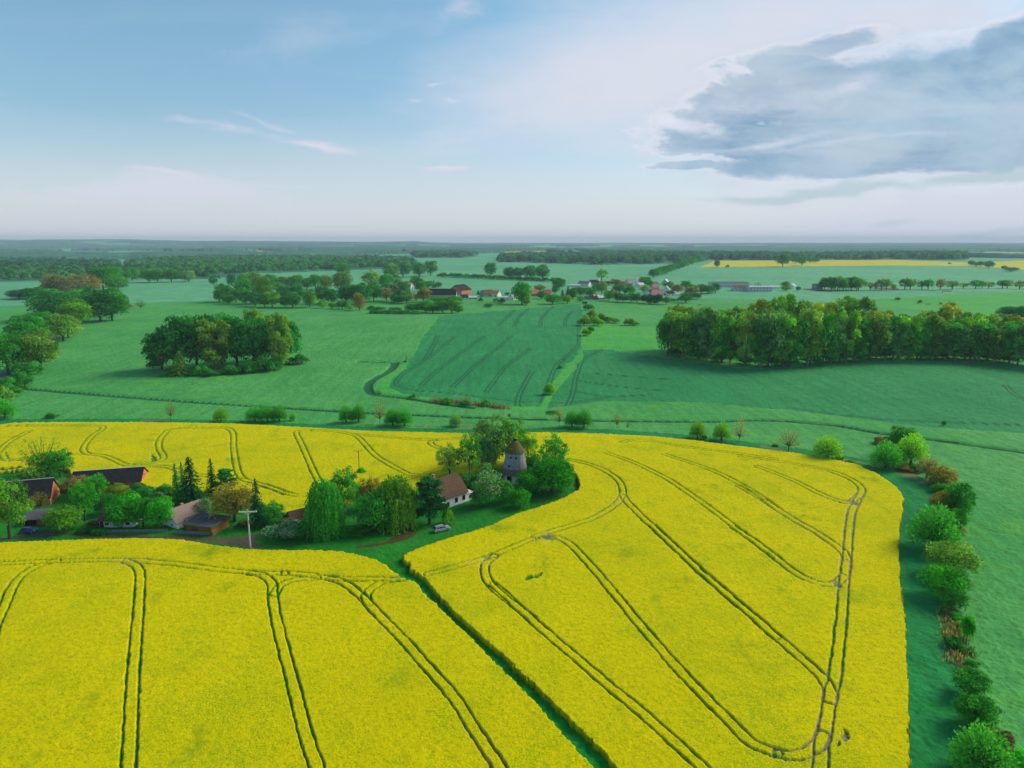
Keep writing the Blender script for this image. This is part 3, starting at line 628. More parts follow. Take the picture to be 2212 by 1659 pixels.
for s in range(3):      # weeping: hanging strands
    g = np.random.default_rng(170+s); P = []; A = []; va = []
    tops = fib(80, g, -.1)
    for j, v in enumerate(tops):
        for k_ in range(5):
            w_ = v+g.normal(size=3)*.16; w_/= np.linalg.norm(w_); q = np.array([w_[0]*.46*(.55+.45*g.random()), w_[1]*.46*(.55+.45*g.random()), .56+.42*max(w_[2], -.05)*(.8+.2*g.random())])
            L = (.25+.30*g.random())*(.5+.9*math.hypot(w_[0], w_[1])); n_ = int(10*L/.25); tt = np.arange(n_)/n_; cvv = g.random()
            for t in tt:
                P.append(q+np.array([w_[0]*.05*t, w_[1]*.05*t, -L*t])+g.normal(size=3)*.014); A.append((g.normal()*.35, g.normal()*.35, -1)); va.append(.6*cvv+.4*g.random())
    P = np.array(P); A = np.array(A); P[:, 2] = np.maximum(P[:, 2], .03)
    N = P*[1, 1, .2]+g.normal(size=P.shape)*.25; V, F = cards(P, N, .013*(.6+.8*g.random(len(P))), 1.7, A, g)
    cl = [(np.array([0, 0, .5])+v*.28, np.array([.14, .14, .16])) for v in fib(12, g, -.6)]
    V2, F2, va2, f2, c = clump_crown(g, cl, 900, .02)
    proto('weeping', s, (np.concatenate([V, V2]), np.concatenate([F, F2+len(V)]), np.concatenate([np.repeat(va, 4), va2*.6]), np.zeros(len(V)+len(V2))), limbs(g, c, .22, .032, .75))
for s in range(3):      # pollard willow: dense ball of rising twigs on a stub trunk
    g = np.random.default_rng(180+s); n = 3600; d = sph(n, g); d[:, 2] = np.abs(d[:, 2])*1.0-.30*g.random(n); d /= np.linalg.norm(d, axis=1, keepdims=True)
    t = g.random(n)**.55; L = .5*(.80+.20*g.random(n)); P = np.stack([d[:, 0]*L*t, d[:, 1]*L*t, .20+d[:, 2]*.62*t*(.86+.14*g.random(n))], 1)
    N = np.cross(d, g.normal(size=d.shape))+d*.6; V, F = cards(P, N, .015*(.6+.8*g.random(n)), 1.7, d+g.normal(size=d.shape)*.45, g)
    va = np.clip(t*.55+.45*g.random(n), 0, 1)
    tw = [([(0, 0, -.02), (0, 0, .1), (.01, 0, .2)], [.05, .045, .055])]+[([(0, 0, .18), tuple(np.array([0, 0, .18])+q*[.2, .2, .25]), tuple(np.array([0, 0, .18])+q*[.42, .42, .5])], [.014, .008, .003]) for q in fib(22, g, 0)]
    proto('pollard', s, (V, F, np.repeat(va, 4), np.zeros(4*n)), tubes(tw, 4))
for s in range(3):      # twiggy budding tree, see-through
    g = np.random.default_rng(190+s); paths = [([(0, 0, -.02), (0, 0, .12), (.01, .01, .25)], [.02, .016, .013])]; tips = []
    for q in fib(26, g, -.05):
        e1 = np.array([q[0]*.22, q[1]*.22, .25+abs(q[2])*.3]); e2 = np.array([q[0]*.46, q[1]*.46, .42+q[2]*.52]); paths.append(([(0, 0, .16+.12*g.random()), tuple(e1), tuple(e2)], [.009, .005, .0015]))
        for t in g.random(46): p_ = e1*(1-t)+e2*t; tips.append((p_, q))
    P = np.array([p_+g.normal(size=3)*.05 for p_, q in tips]); D_ = np.array([q for p_, q in tips])+g.normal(size=(len(tips), 3))*.5+[0, 0, .4]
    V, F = cards(P, g.normal(size=P.shape), .0055*(.6+.9*g.random(len(P))), 4.2, D_, g)
    proto('twiggy', s, (V, F, np.repeat(g.random(len(P)), 4), np.zeros(len(V))), tubes(paths, 4))
for s in range(2):      # spruce
    g = np.random.default_rng(200+s); P = []; D_ = []; va = []
    for k_ in range(26):
        z = .06+.92*k_/26; rad = .5*(1-z)**.85*(.85+.3*g.random()); nb = int(8+14*(1-z))
        for j in range(nb):
            a = g.random()*6.28; rr_ = rad*(.75+.35*g.random()); cv = g.random()
            for t in np.linspace(.12, 1, max(3, int(9*(1-z)+3))):
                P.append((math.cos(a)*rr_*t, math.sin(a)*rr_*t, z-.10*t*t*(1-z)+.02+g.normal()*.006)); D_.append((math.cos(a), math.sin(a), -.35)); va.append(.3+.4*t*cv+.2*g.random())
    P = np.array(P); D_ = np.array(D_)+g.normal(size=P.shape)*.25; N = np.array([[0, 0, 1.]])+D_*.5+g.normal(size=P.shape)*.35
    V, F = cards(P, N, .018*(.7+.5*g.random(len(P))), 1.9, D_, g); V[:, 2] = np.maximum(V[:, 2], .01)
    proto('spruce', s, (V, F, np.repeat(va, 4), np.zeros(len(V))), tubes([([(0, 0, -.02), (0, 0, .5), (0, 0, .97)], [.035, .02, .003])]))
for s in range(2):      # pine: ragged flat plates
    g = np.random.default_rng(210+s); cl = []
    for i in range(20):
        z = .18+.78*i/20; a = i*2.4+g.random(); q = (.36*(1-abs(z-.35)*.9))*(.4+.6*g.random()); cl.append((np.array([q*math.cos(a), q*math.sin(a), z]), np.array([.17, .17, .055+.03*g.random()])))
    V, F, va, f, c = clump_crown(g, cl, 2600, .017, shell=.3, el=2.0); proto('pine', s, (V, F, va, f), limbs(g, c, .3, .03, .95, 14))

TC = dict(bright=(.055, .43, .030), mid=(.060, .38, .050), dark=(.045, .32, .065), deep=(.018, .16, .050), lime=(.16, .47, .040), olive=(.19, .42, .065), tan=(.33, .37, .17),
          orange=(.33, .33, .06), brown=(.28, .27, .09), pale=(.18, .48, .16), teal=(.065, .36, .12), gold=(.30, .44, .035), rust=(.20, .20, .07), greygreen=(.14, .40, .14))
CW = dict(bright='bright green', mid='green', dark='dark green', deep='blackish green', lime='lime green', olive='olive green', tan='pale tan', orange='orange brown', brown='brown', pale='pale green',
          teal='bluish green', gold='golden yellow', rust='rust red', greygreen='grey green')
KW = dict(oak='broad round tree', airy='loose open tree', blossom='white blossoming tree', bush='bush', lilac='bush with whitish blossom', poplar='tall poplar', weeping='drooping weeping tree', pollard='ball-shaped pollard willow',
          twiggy='twiggy half-bare tree', spruce='pointed spruce', pine='dark ragged pine')
KS = dict(oak='round tree', airy='loose tree', blossom='blossom tree', bush='bush', lilac='flowering bush', poplar='poplar', weeping='weeping tree', pollard='ball willow', twiggy='twiggy tree', spruce='spruce', pine='pine')
CAT = dict(bush='bush', lilac='bush')
NM = dict(oak='broadleaf_tree', airy='broadleaf_tree', blossom='blossom_tree', bush='bush', lilac='flowering_bush', poplar='poplar_tree', weeping='weeping_tree', pollard='willow_tree', twiggy='budding_tree', spruce='spruce_tree', pine='pine_tree')
cnt = [0]; trees = []
def plant(kind, colr, p, w, h, label, group, birch=False):
    cnt[0] += 1; i = cnt[0]; cm, tm = PROTO[kind][i % len(PROTO[kind])]
    r_ = empty(NM[kind], p, (i*2.39996) % 6.283); r_.scale = (w, w, h)
    tag(r_, label, CAT.get(kind, 'tree'), group)
    j = .82+.36*((i*.618) % 1); b = TC[colr]
    link('trunk', tm, r_, color=(.42, .40, .36) if birch else ((.30, .27, .21) if kind == 'poplar' else (.10, .085, .06)))
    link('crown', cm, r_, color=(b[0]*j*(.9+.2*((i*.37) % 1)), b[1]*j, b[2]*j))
    return r_
ORD = ['first', 'second', 'third', 'fourth', 'fifth', 'sixth', 'seventh', 'eighth', 'ninth', 'tenth', 'eleventh', 'twelfth', 'thirteenth', 'fourteenth', 'fifteenth', 'sixteenth', 'seventeenth', 'eighteenth', 'nineteenth', 'twentieth']
def ordn(i):
    if i < 20: return ORD[i]
    t = {2: 'twenty', 3: 'thirty', 4: 'forty', 5: 'fifty', 6: 'sixty', 7: 'seventy', 8: 'eighty'}[(i+1)//10]; return t+('-'+ORD[(i+1) % 10-1] if (i+1) % 10 else 'th').replace('y-', 'y-')
WK = 1.12
def stand(place, group, rows, sheet='S'):
    """rows: (kind, colour, x, y, w, h[, own label]) measured in the sheet; y is where the trunk meets the ground"""
    x0, y0, s = SH[sheet]; rows = sorted(rows, key=lambda r: r[2])
    cntk = {}; tot = {}
    for r in rows: tot[(r[0], r[1])] = tot.get((r[0], r[1]), 0)+1
    for r in rows:
        kind, colr, x, y, w, h = r[:6]; u, v = x0+x/s, y0+y/s
        p = gp(u, v); k = mpp(u, v); dpr = math.atan2(CAMH-p.z, p.y); hk = 1.2 if sheet in ('V7', 'N2') else 1.05 if sheet in ('V8', 'Z1') else 1.0; lw = 1.22 if 'left country' in place else 1.0 if kind == 'pollard' else 1.02 if 'right hedge' in place else 1.0; w = w*lw; h = h*hk*(.93 if 'grove' in place else 1.0)*(1+(lw-1)*.6); wk = 1.02 if kind in ('pollard', 'twiggy', 'spruce', 'pine') else WK; W_ = w/s*k*wk; H_ = max(h/s*k/math.cos(dpr)*1.08-.35*W_*math.sin(dpr), .5*h/s*k)
        n = cntk.get((kind, colr), 0); cntk[(kind, colr)] = n+1
        if len(r) > 6: lab = r[6]
        elif tot[(kind, colr)] == 1: lab = f'the one {CW[colr]} {KS[kind]} {place}'
        else: lab = f'{ordn(n)} {CW[colr]} {KS[kind]} from left {place}'
        p.y += W_*.15; p.z = float(terrain(p.x, p.y))-.05
        plant(kind, colr, p, W_, H_, lab, group, birch='birch' in lab)

farm = [('weeping', 'mid', 792, 1312, 84, 128, 'big weeping willow at the left end of the farm tree belt'), ('airy', 'mid', 838, 1266, 66, 114, 'tall open green tree with sky-sized gaps behind the left weeping willow'),
        ('twiggy', 'orange', 902, 1248, 62, 84, 'orange brown budding tree between the two weeping willows'), ('airy', 'orange', 906, 1246, 54, 74, 'dense orange crown in the middle of the farm tree belt'), ('airy', 'olive', 872, 1244, 42, 60, 'olive tree left of the orange crowned tree in the belt'),
        ('weeping', 'lime', 968, 1292, 86, 120, 'yellowish weeping willow left of the dark pine'), ('oak', 'mid', 914, 1302, 82, 94, 'round green tree in front of the orange crowned tree'),
        ('weeping', 'mid', 940, 1282, 60, 90, 'narrow weeping willow between round green tree and yellowish willow'), ('bush', 'bright', 845, 1304, 60, 18, 'low bright green hedge bush at the foot of the belt'), ('bush', 'mid', 880, 1304, 46, 20, 'low green bush right of the bright hedge bush in the belt'),
        ('pine', 'deep', 1047, 1284, 70, 112, 'dark ragged pine in front of the brown-roofed white house'), ('lilac', 'greygreen', 692, 1318, 88, 48, 'large whitish flowering bush beside the concrete pole'), ('bush', 'dark', 745, 1318, 50, 52, 'dark bush between flowering bush and left weeping willow'),
        ('bush', 'lime', 1095, 1280, 30, 38, 'bright young bush just behind the silver car'), ('blossom', 'mid', 1192, 1240, 66, 84, 'tree covered in white blossom right of the white house'), ('oak', 'mid', 1172, 1238, 46, 46, 'green tree at the left foot of the blossom tree'), ('oak', 'mid', 1232, 1230, 44, 54, 'green tree right of the blossom tree, below the mill'),
        ('oak', 'bright', 1290, 1212, 58, 64, 'bright tree hiding the right foot of the mill'), ('oak', 'bright', 1270, 1242, 44, 46, 'small bright round tree standing alone on the lawn below the mill'), ('oak', 'bright', 1350, 1210, 84, 86, 'wide bright tree at the right edge of the mill garden'),
        ('airy', 'mid', 1356, 1182, 64, 112, 'tall birch at the right edge of the mill garden'), ('oak', 'dark', 1318, 1190, 50, 60, 'dark tree right of the mill between mill and birch'), ('oak', 'mid', 1376, 1198, 50, 70, 'outermost right tree of the mill garden beside yellow crop'), ('oak', 'mid', 1300, 1166, 44, 52, 'green tree behind the right side of the mill'),
        ('airy', 'pale', 1206, 1146, 90, 124, 'tall pale green tree behind the mill on its left, highest of all'), ('airy', 'lime', 1246, 1142, 66, 112, 'tall yellowish green tree directly behind the mill cap'), ('airy', 'lime', 1288, 1142, 48, 80, 'loose yellowish tree behind the mill on its right'), ('oak', 'pale', 1190, 1150, 52, 84, 'pale tree at left foot of the tallest tree'),
        ('airy', 'mid', 1147, 1166, 54, 98, 'slim birch with white trunk left of the mill'), ('airy', 'olive', 1097, 1170, 56, 80, 'sparse yellowish tree behind the white house'), ('airy', 'olive', 1190, 1148, 44, 60, 'olive sparse tree between the slim birch and the mill'),
        ('bush', 'dark', 1145, 1194, 56, 34, 'dark bush under the slim birch'), ('bush', 'dark', 1165, 1184, 46, 26, 'dark bush left of the pale bush by the mill'), ('bush', 'pale', 1187, 1186, 30, 50, 'pale grey green bush left of the mill'), ('lilac', 'pale', 1212, 1178, 26, 30, 'small whitish blossoming bush left of the mill door'),
        ('bush', 'mid', 1120, 1210, 40, 18, 'low hedge bush behind the white house'), ('bush', 'mid', 1225, 1200, 34, 20, 'bush just left of the mill door'), ('bush', 'bright', 880, 1162, 21, 21, 'small green bush at the foot of the wooden pole in the yellow crop')]
stand('in the farm belt', 'trees around the mill farm', farm)
ham = [('twiggy', 'lime', 96, 1164, 100, 92, 'wide see-through tree with visible limbs above the left gardens'), ('airy', 'mid', 142, 1168, 58, 66, 'green tree right of the wide see-through tree'), ('airy', 'lime', 112, 1166, 80, 60, 'lime crown under the wide see-through tree'), ('bush', 'olive', 77, 1180, 66, 42, 'large olive bush below the wide see-through tree'),
       ('airy', 'lime', 14, 1320, 84, 142, 'huge lime tree at the left edge beside the gravel drive'), ('airy', 'bright', 203, 1274, 56, 88, 'tall loose green tree in the middle of the left gardens'), ('airy', 'bright', 233, 1222, 46, 60, 'green tree in front of the long barn roof'),
       ('oak', 'gold', 280, 1218, 50, 36, 'yellow green tree in front of the long barn wall'), ('oak', 'bright', 302, 1290, 80, 80, 'largest bright green tree above the grey garden fence'), ('oak', 'bright', 345, 1290, 62, 70, 'bright green tree second from the white cottage'), ('oak', 'bright', 388, 1292, 58, 72, 'bright green tree touching the white cottage gable'),
       ('oak', 'dark', 258, 1258, 46, 48, 'dark green tree between tall loose tree and largest bright tree'), ('oak', 'lime', 152, 1300, 72, 62, 'lime green tree beside the gravel drive'), ('twiggy', 'brown', 161, 1218, 40, 56, 'brown twiggy tree at the left end of the long barn'), ('twiggy', 'orange', 92, 1244, 48, 44, 'orange twiggy tree before the orange brick gable'),
       ('bush', 'greygreen', 138, 1198, 56, 26, 'grey green mound of bushes left of the long barn'), ('bush', 'rust', 224, 1292, 44, 20, 'rust coloured bush by the drive'), ('lilac', 'mid', 380, 1232, 44, 34, 'white flowering bush behind the bright trees near the spruces'), ('bush', 'dark', 350, 1222, 50, 30, 'dark bush between barn and white flowering bush'),
       ('bush', 'dark', 340, 1205, 30, 26, 'dark bush at the right gable of the long barn'), ('bush', 'mid', 398, 1208, 36, 24, 'green bush at the yellow crop edge left of the spruces'), ('bush', 'mid', 405, 1236, 36, 26, 'green bush behind the white cottage roof'),
       ('spruce', 'dark', 432, 1222, 30, 82, 'slender spruce, leftmost of the spruce group'), ('spruce', 'teal', 447, 1212, 26, 76, 'bluish spruce behind the leftmost ones'), ('spruce', 'deep', 466, 1236, 64, 110, 'biggest dark spruce behind the white cottage'), ('spruce', 'deep', 518, 1212, 32, 84, 'slim dark spruce right of the biggest one'),
       ('pine', 'dark', 548, 1212, 46, 64, 'dark fir with uneven top right of the slim spruce'), ('airy', 'orange', 567, 1278, 96, 94, 'big orange brown tree behind the timber shed'), ('twiggy', 'brown', 570, 1279, 84, 88, 'brown twiggy tree inside the big orange brown crown'), ('lilac', 'pale', 490, 1264, 56, 48, 'pale round tree right of the white cottage roof'),
       ('spruce', 'deep', 628, 1288, 46, 108, 'single dark spruce right of the concrete pole top'), ('airy', 'mid', 668, 1284, 52, 56, 'thin tree between single spruce and brown hut'), ('bush', 'mid', 665, 1276, 60, 18, 'bushes at the crop edge left of the brown hut'), ('bush', 'rust', 594, 1285, 24, 15, 'small rust bush left of the single spruce'),
       ('bush', 'dark', 560, 1240, 70, 18, 'dark bush under the firs'), ('bush', 'dark', 480, 1224, 70, 16, 'dark bush row below the biggest spruce'), ('bush', 'lime', 735, 1262, 30, 12, 'weedy bright bush above the brown hut'), ('oak', 'mid', 205, 1302, 30, 18, 'low green clump by the drive under the tall loose tree')]
ham += [('airy', 'brown', 190, 1216, 58, 52, 'brown open tree hiding the left end of the long barn'), ('bush', 'olive', 214, 1212, 44, 26, 'olive bush before the middle of the long barn'), ('airy', 'olive', 60, 1262, 40, 44, 'olive tree before the dark roof of the left brick barn'), ('bush', 'greygreen', 175, 1200, 40, 24, 'grey green bush at the left end of the long barn')]
stand('in the left gardens', 'trees of the left gardens', ham)
wil = [('bush', 'mid', 110, 903, 24, 12), ('twiggy', 'brown', 368, 909, 24, 42), ('pollard', 'lime', 476, 912, 28, 30), ('pollard', 'mid', 549, 911, 34, 32), ('pollard', 'mid', 576, 912, 32, 34), ('pollard', 'mid', 602, 911, 30, 32), ('pollard', 'lime', 633, 909, 14, 18), ('pollard', 'mid', 747, 914, 28, 35), ('pollard', 'mid', 774, 913, 28, 36),
       ('twiggy', 'tan', 820, 917, 30, 54), ('pollard', 'mid', 848, 920, 34, 34), ('pollard', 'mid', 873, 921, 34, 36), ('pollard', 'pale', 985, 922, 26, 26), ('twiggy', 'tan', 1208, 922, 22, 46), ('pollard', 'mid', 1236, 923, 30, 34), ('pollard', 'mid', 1262, 925, 34, 36), ('twiggy', 'brown', 1333, 926, 16, 34), ('twiggy', 'brown', 1356, 928, 10, 20),
       ('pollard', 'lime', 1508, 948, 32, 36), ('bush', 'dark', 1520, 949, 14, 10), ('pollard', 'lime', 1560, 953, 34, 38), ('twiggy', 'tan', 1598, 957, 32, 54), ('twiggy', 'tan', 1706, 977, 52, 48), ('pollard', 'lime', 1790, 993, 56, 48), ('bush', 'mid', 1812, 996, 22, 10), ('bush', 'dark', 1675, 965, 12, 6), ('bush', 'dark', 1835, 1001, 16, 8),
       ('bush', 'dark', 885, 860, 10, 5), ('bush', 'lime', 1187, 853, 22, 24), ('bush', 'mid', 1196, 893, 30, 6), ('bush', 'mid', 2040, 920, 10, 12)]
stand('along the meadow ditch', 'willows behind the yellow field', wil, 'P')
hedge = [('pollard', 'mid', 1918, 1013, 58, 56, 'ball-shaped willow at the bend of the right hedge'), ('oak', 'mid', 1950, 985, 50, 58, 'dark tree at the far end of the right hedge'), ('pollard', 'lime', 1972, 1006, 58, 64, 'tall pale willow near the far end of the right hedge'), ('bush', 'brown', 1915, 962, 40, 18, 'brown scrub left of the far end of the hedge'),
         ('pollard', 'pale', 1968, 970, 50, 40, 'pale willow behind the tall pale one'), ('twiggy', 'tan', 2004, 1036, 46, 52, 'pale tan tree in the right hedge'), ('airy', 'tan', 2006, 1034, 34, 42, 'tan budding crown in the right hedge before the orange tree'), ('oak', 'orange', 2040, 1052, 50, 40, 'orange tree, first orange one in the right hedge'), ('bush', 'mid', 1985, 1020, 30, 18, 'small bush under the pale willow in hedge'),
         ('bush', 'mid', 2032, 1065, 30, 20, 'green bush between the two orange trees'), ('oak', 'orange', 2046, 1122, 52, 56, 'second, larger orange brown tree in the right hedge'), ('oak', 'mid', 2072, 1130, 46, 82, 'green tree behind the larger orange one'), ('oak', 'mid', 2070, 1145, 34, 44, 'green tree above the biggest hedge willow'),
         ('pollard', 'mid', 2024, 1192, 92, 92, 'biggest green willow in the right hedge'), ('oak', 'olive', 2060, 1250, 84, 72, 'olive orange round tree below the biggest willow'), ('oak', 'bright', 2044, 1296, 72, 66, 'bright bushy tree below the olive orange one'), ('oak', 'mid', 2062, 1318, 50, 44, 'green shrub above the dry reeds'),
         ('bush', 'brown', 2055, 1330, 26, 16, 'brown scrub at the top of the dry reeds'), ('bush', 'bright', 2090, 1385, 26, 50, 'slim green bush beside the dry reeds'), ('bush', 'mid', 2062, 1400, 32, 22, 'small bush left of the dry reeds'), ('bush', 'mid', 2100, 1440, 30, 18, 'small bush at lower end of the reeds'), ('oak', 'mid', 2102, 1506, 64, 56, 'loose green shrub below the dry reeds'),
         ('oak', 'mid', 2112, 1575, 72, 64, 'dark green shrub second from the bottom edge'), ('bush', 'rust', 2165, 1618, 56, 34, 'rust brown bush near the bottom right corner'), ('pollard', 'mid', 2128, 1690, 110, 100, 'large bright bush at the bottom right corner'), ('bush', 'bright', 2200, 1680, 60, 50, 'bright bush at the very bottom right corner')]
hedge += [('bush', ['mid', 'olive', 'brown'][int(x) % 3], x, y, 34, 16) for x, y in ((1945, 1000), (1958, 1018), (2024, 1046), (2036, 1085), (2050, 1095), (2066, 1150), (2070, 1210), (2080, 1265), (2070, 1340), (2086, 1360), (2088, 1410), (2096, 1462), (2112, 1530), (2128, 1600), (2150, 1640))]
stand('in the right hedge', 'trees of the right hedge', hedge, 'P')
grove = [('oak', 'dark', 345, 800, 62, 84), ('oak', 'dark', 385, 802, 90, 118), ('oak', 'dark', 420, 798, 84, 118), ('oak', 'dark', 508, 795, 74, 112), ('oak', 'dark', 545, 796, 74, 108), ('oak', 'dark', 475, 788, 70, 108), ('oak', 'dark', 622, 788, 52, 98), ('oak', 'dark', 585, 780, 60, 100), ('poplar', 'olive', 462, 803, 66, 112), ('poplar', 'olive', 552, 785, 50, 116),
         ('poplar', 'olive', 604, 798, 50, 116), ('twiggy', 'brown', 350, 806, 26, 70), ('spruce', 'olive', 388, 812, 42, 54), ('bush', 'mid', 368, 812, 30, 22), ('bush', 'mid', 430, 812, 34, 24), ('bush', 'dark', 452, 813, 34, 18), ('bush', 'mid', 500, 809, 44, 22), ('bush', 'mid', 535, 806, 40, 26), ('bush', 'mid', 570, 804, 40, 34), ('bush', 'mid', 590, 800, 36, 30), ('bush', 'dark', 640, 788, 44, 24), ('bush', 'dark', 330, 800, 24, 30)]
stand('in the round grove on the left meadow', 'grove on the left meadow', grove, 'P')
pop = []
xs = np.arange(1450, 2330, 27)
for i, x in enumerate(xs):
    b = np.interp(x, [1440, 1500, 1640, 1720, 1820, 1900, 2100, 2212, 2400], [768, 778, 795, 794, 785, 779, 780, 790, 810]); h = np.interp(x, [1440, 1500, 1640, 1800, 1860, 1950, 2050, 2400], [104, 116, 122, 128, 110, 100, 96, 100])*(.80+.22*((i*.618) % 1))
    pop.append(('poplar' if i % 4 else 'oak', ['mid', 'olive', 'mid', 'pale', 'lime'][i % 5], x+((i*7) % 5-2)*3, b, 44+((i*13) % 7)*3, h))
stand('in the front row of the right grove', 'right grove front row', pop, 'P')
popb = [('poplar', 'olive' if i in (9, 15) else ['olive', 'gold', 'lime'][i % 3], x, b, w, h) for i, (x, b, w, h) in enumerate([(1462, 758, 56, 98), (1500, 760, 50, 95), (1545, 762, 52, 92), (1590, 765, 50, 100), (1640, 760, 48, 112), (1690, 756, 52, 118), (1735, 756, 46, 104), (1780, 752, 50, 98), (1825, 750, 56, 108), (1868, 752, 44, 108), (1905, 756, 44, 84), (1960, 756, 50, 76), (2005, 756, 44, 84), (2045, 758, 46, 102), (2100, 760, 50, 84), (2150, 762, 54, 84), (2200, 766, 56, 84)])]
stand('in the back row of the right grove', 'right grove back row', popb, 'P')
fill = [('bush', 'dark', x, np.interp(x, [1440, 1500, 1640, 1720, 1820, 1900, 2100, 2212], [766, 776, 792, 791, 782, 776, 777, 787]), 44, 26) for x in range(1465, 2230, 48)]
stand('under the front row of the right grove', 'undergrowth of the right grove', fill, 'P')
lr = [('oak', 'mid', 12, 916, 62, 84), ('oak', 'olive', 92, 906, 66, 84), ('oak', 'mid', 72, 902, 44, 66), ('oak', 'mid', 60, 848, 70, 66), ('oak', 'mid', 88, 825, 64, 52), ('oak', 'olive', 148, 834, 58, 56), ('oak', 'gold', 162, 826, 40, 46), ('oak', 'lime', 178, 798, 58, 56), ('oak', 'dark', 120, 784, 70, 62), ('oak', 'mid', 180, 762, 62, 46), ('oak', 'bright', 165, 752, 40, 34),
      ('oak', 'dark', 238, 786, 62, 68), ('oak', 'mid', 268, 784, 56, 66), ('oak', 'dark', 215, 786, 40, 52), ('oak', 'tan', 132, 724, 46, 44), ('oak', 'tan', 160, 724, 40, 40), ('oak', 'tan', 190, 722, 40, 42), ('oak', 'brown', 215, 720, 42, 42), ('oak', 'mid', 248, 712, 48, 50), ('oak', 'mid', 262, 700, 44, 40), ('oak', 'mid', 285, 708, 34, 26), ('oak', 'teal', 42, 730, 40, 20), ('oak', 'dark', 84, 730, 44, 24), ('oak', 'mid', 110, 728, 44, 20),
      ('bush', 'mid', 58, 918, 52, 30), ('bush', 'mid', 58, 946, 30, 32), ('bush', 'mid', 24, 950, 46, 26), ('bush', 'mid', 25, 970, 34, 30), ('bush', 'olive', 2, 986, 34, 36), ('bush', 'bright', 6, 1024, 42, 42), ('bush', 'brown', 305, 758, 22, 18), ('twiggy', 'rust', 342, 755, 20, 20), ('oak', 'mid', 362, 690, 26, 28), ('oak', 'mid', 383, 690, 20, 26), ('oak', 'mid', 416, 689, 26, 26), ('oak', 'pale', 459, 688, 24, 22), ('oak', 'mid', 300, 690, 26, 30), ('oak', 'mid', 320, 684, 26, 26)]
stand('along the left country road', 'trees along the left road', lr)
v7 = [('oak', 'mid', 200, 430, 180, 150), ('oak', 'mid', 150, 440, 90, 110), ('oak', 'mid', 330, 440, 130, 110), ('oak', 'dark', 250, 455, 110, 80), ('oak', 'dark', 430, 460, 110, 110), ('oak', 'olive', 620, 450, 200, 230), ('oak', 'orange', 600, 440, 70, 110), ('oak', 'mid', 430, 380, 190, 160), ('oak', 'teal', 540, 480, 120, 130), ('oak', 'lime', 720, 490, 170, 130), ('oak', 'mid', 640, 490, 110, 110),
      ('oak', 'mid', 940, 492, 160, 130), ('oak', 'dark', 860, 490, 100, 90), ('oak', 'lime', 1130, 490, 130, 150), ('oak', 'teal', 860, 420, 150, 130), ('oak', 'dark', 1000, 430, 120, 140), ('oak', 'teal', 1260, 450, 150, 150), ('oak', 'dark', 1360, 460, 120, 130), ('oak', 'lime', 1270, 498, 100, 70), ('bush', 'mid', 1370, 505, 80, 60), ('bush', 'mid', 1480, 510, 120, 80), ('bush', 'lime', 1560, 520, 60, 50),
      ('oak', 'dark', 1520, 450, 170, 150), ('oak', 'dark', 1680, 460, 220, 180), ('oak', 'dark', 1820, 430, 170, 160), ('oak', 'orange', 1665, 525, 110, 145), ('oak', 'tan', 1960, 420, 130, 110), ('oak', 'teal', 2120, 430, 170, 180), ('oak', 'mid', 2050, 440, 90, 80), ('airy', 'olive', 1790, 300, 180, 160), ('oak', 'mid', 1950, 270, 160, 110), ('airy', 'pale', 2030, 190, 130, 140), ('oak', 'mid', 1490, 140, 150, 100),
      ('oak', 'olive', 1480, 310, 190, 160), ('oak', 'olive', 1310, 300, 130, 120), ('oak', 'mid', 1190, 290, 120, 120), ('oak', 'mid', 1000, 280, 130, 110), ('oak', 'mid', 930, 290, 120, 100), ('oak', 'dark', 1100, 300, 110, 100), ('oak', 'mid', 690, 250, 150, 90), ('oak', 'mid', 820, 260, 110, 80), ('oak', 'brown', 850, 250, 90, 70), ('oak', 'lime', 510, 220, 160, 90), ('oak', 'mid', 400, 240, 110, 80), ('oak', 'teal', 290, 270, 90, 110), ('oak', 'teal', 90, 255, 80, 90), ('bush', 'dark', 180, 262, 50, 28), ('oak', 'teal', 780, 330, 110, 90)]
stand('in the wooded park left of the village', 'park trees left of the village', v7, 'V7')
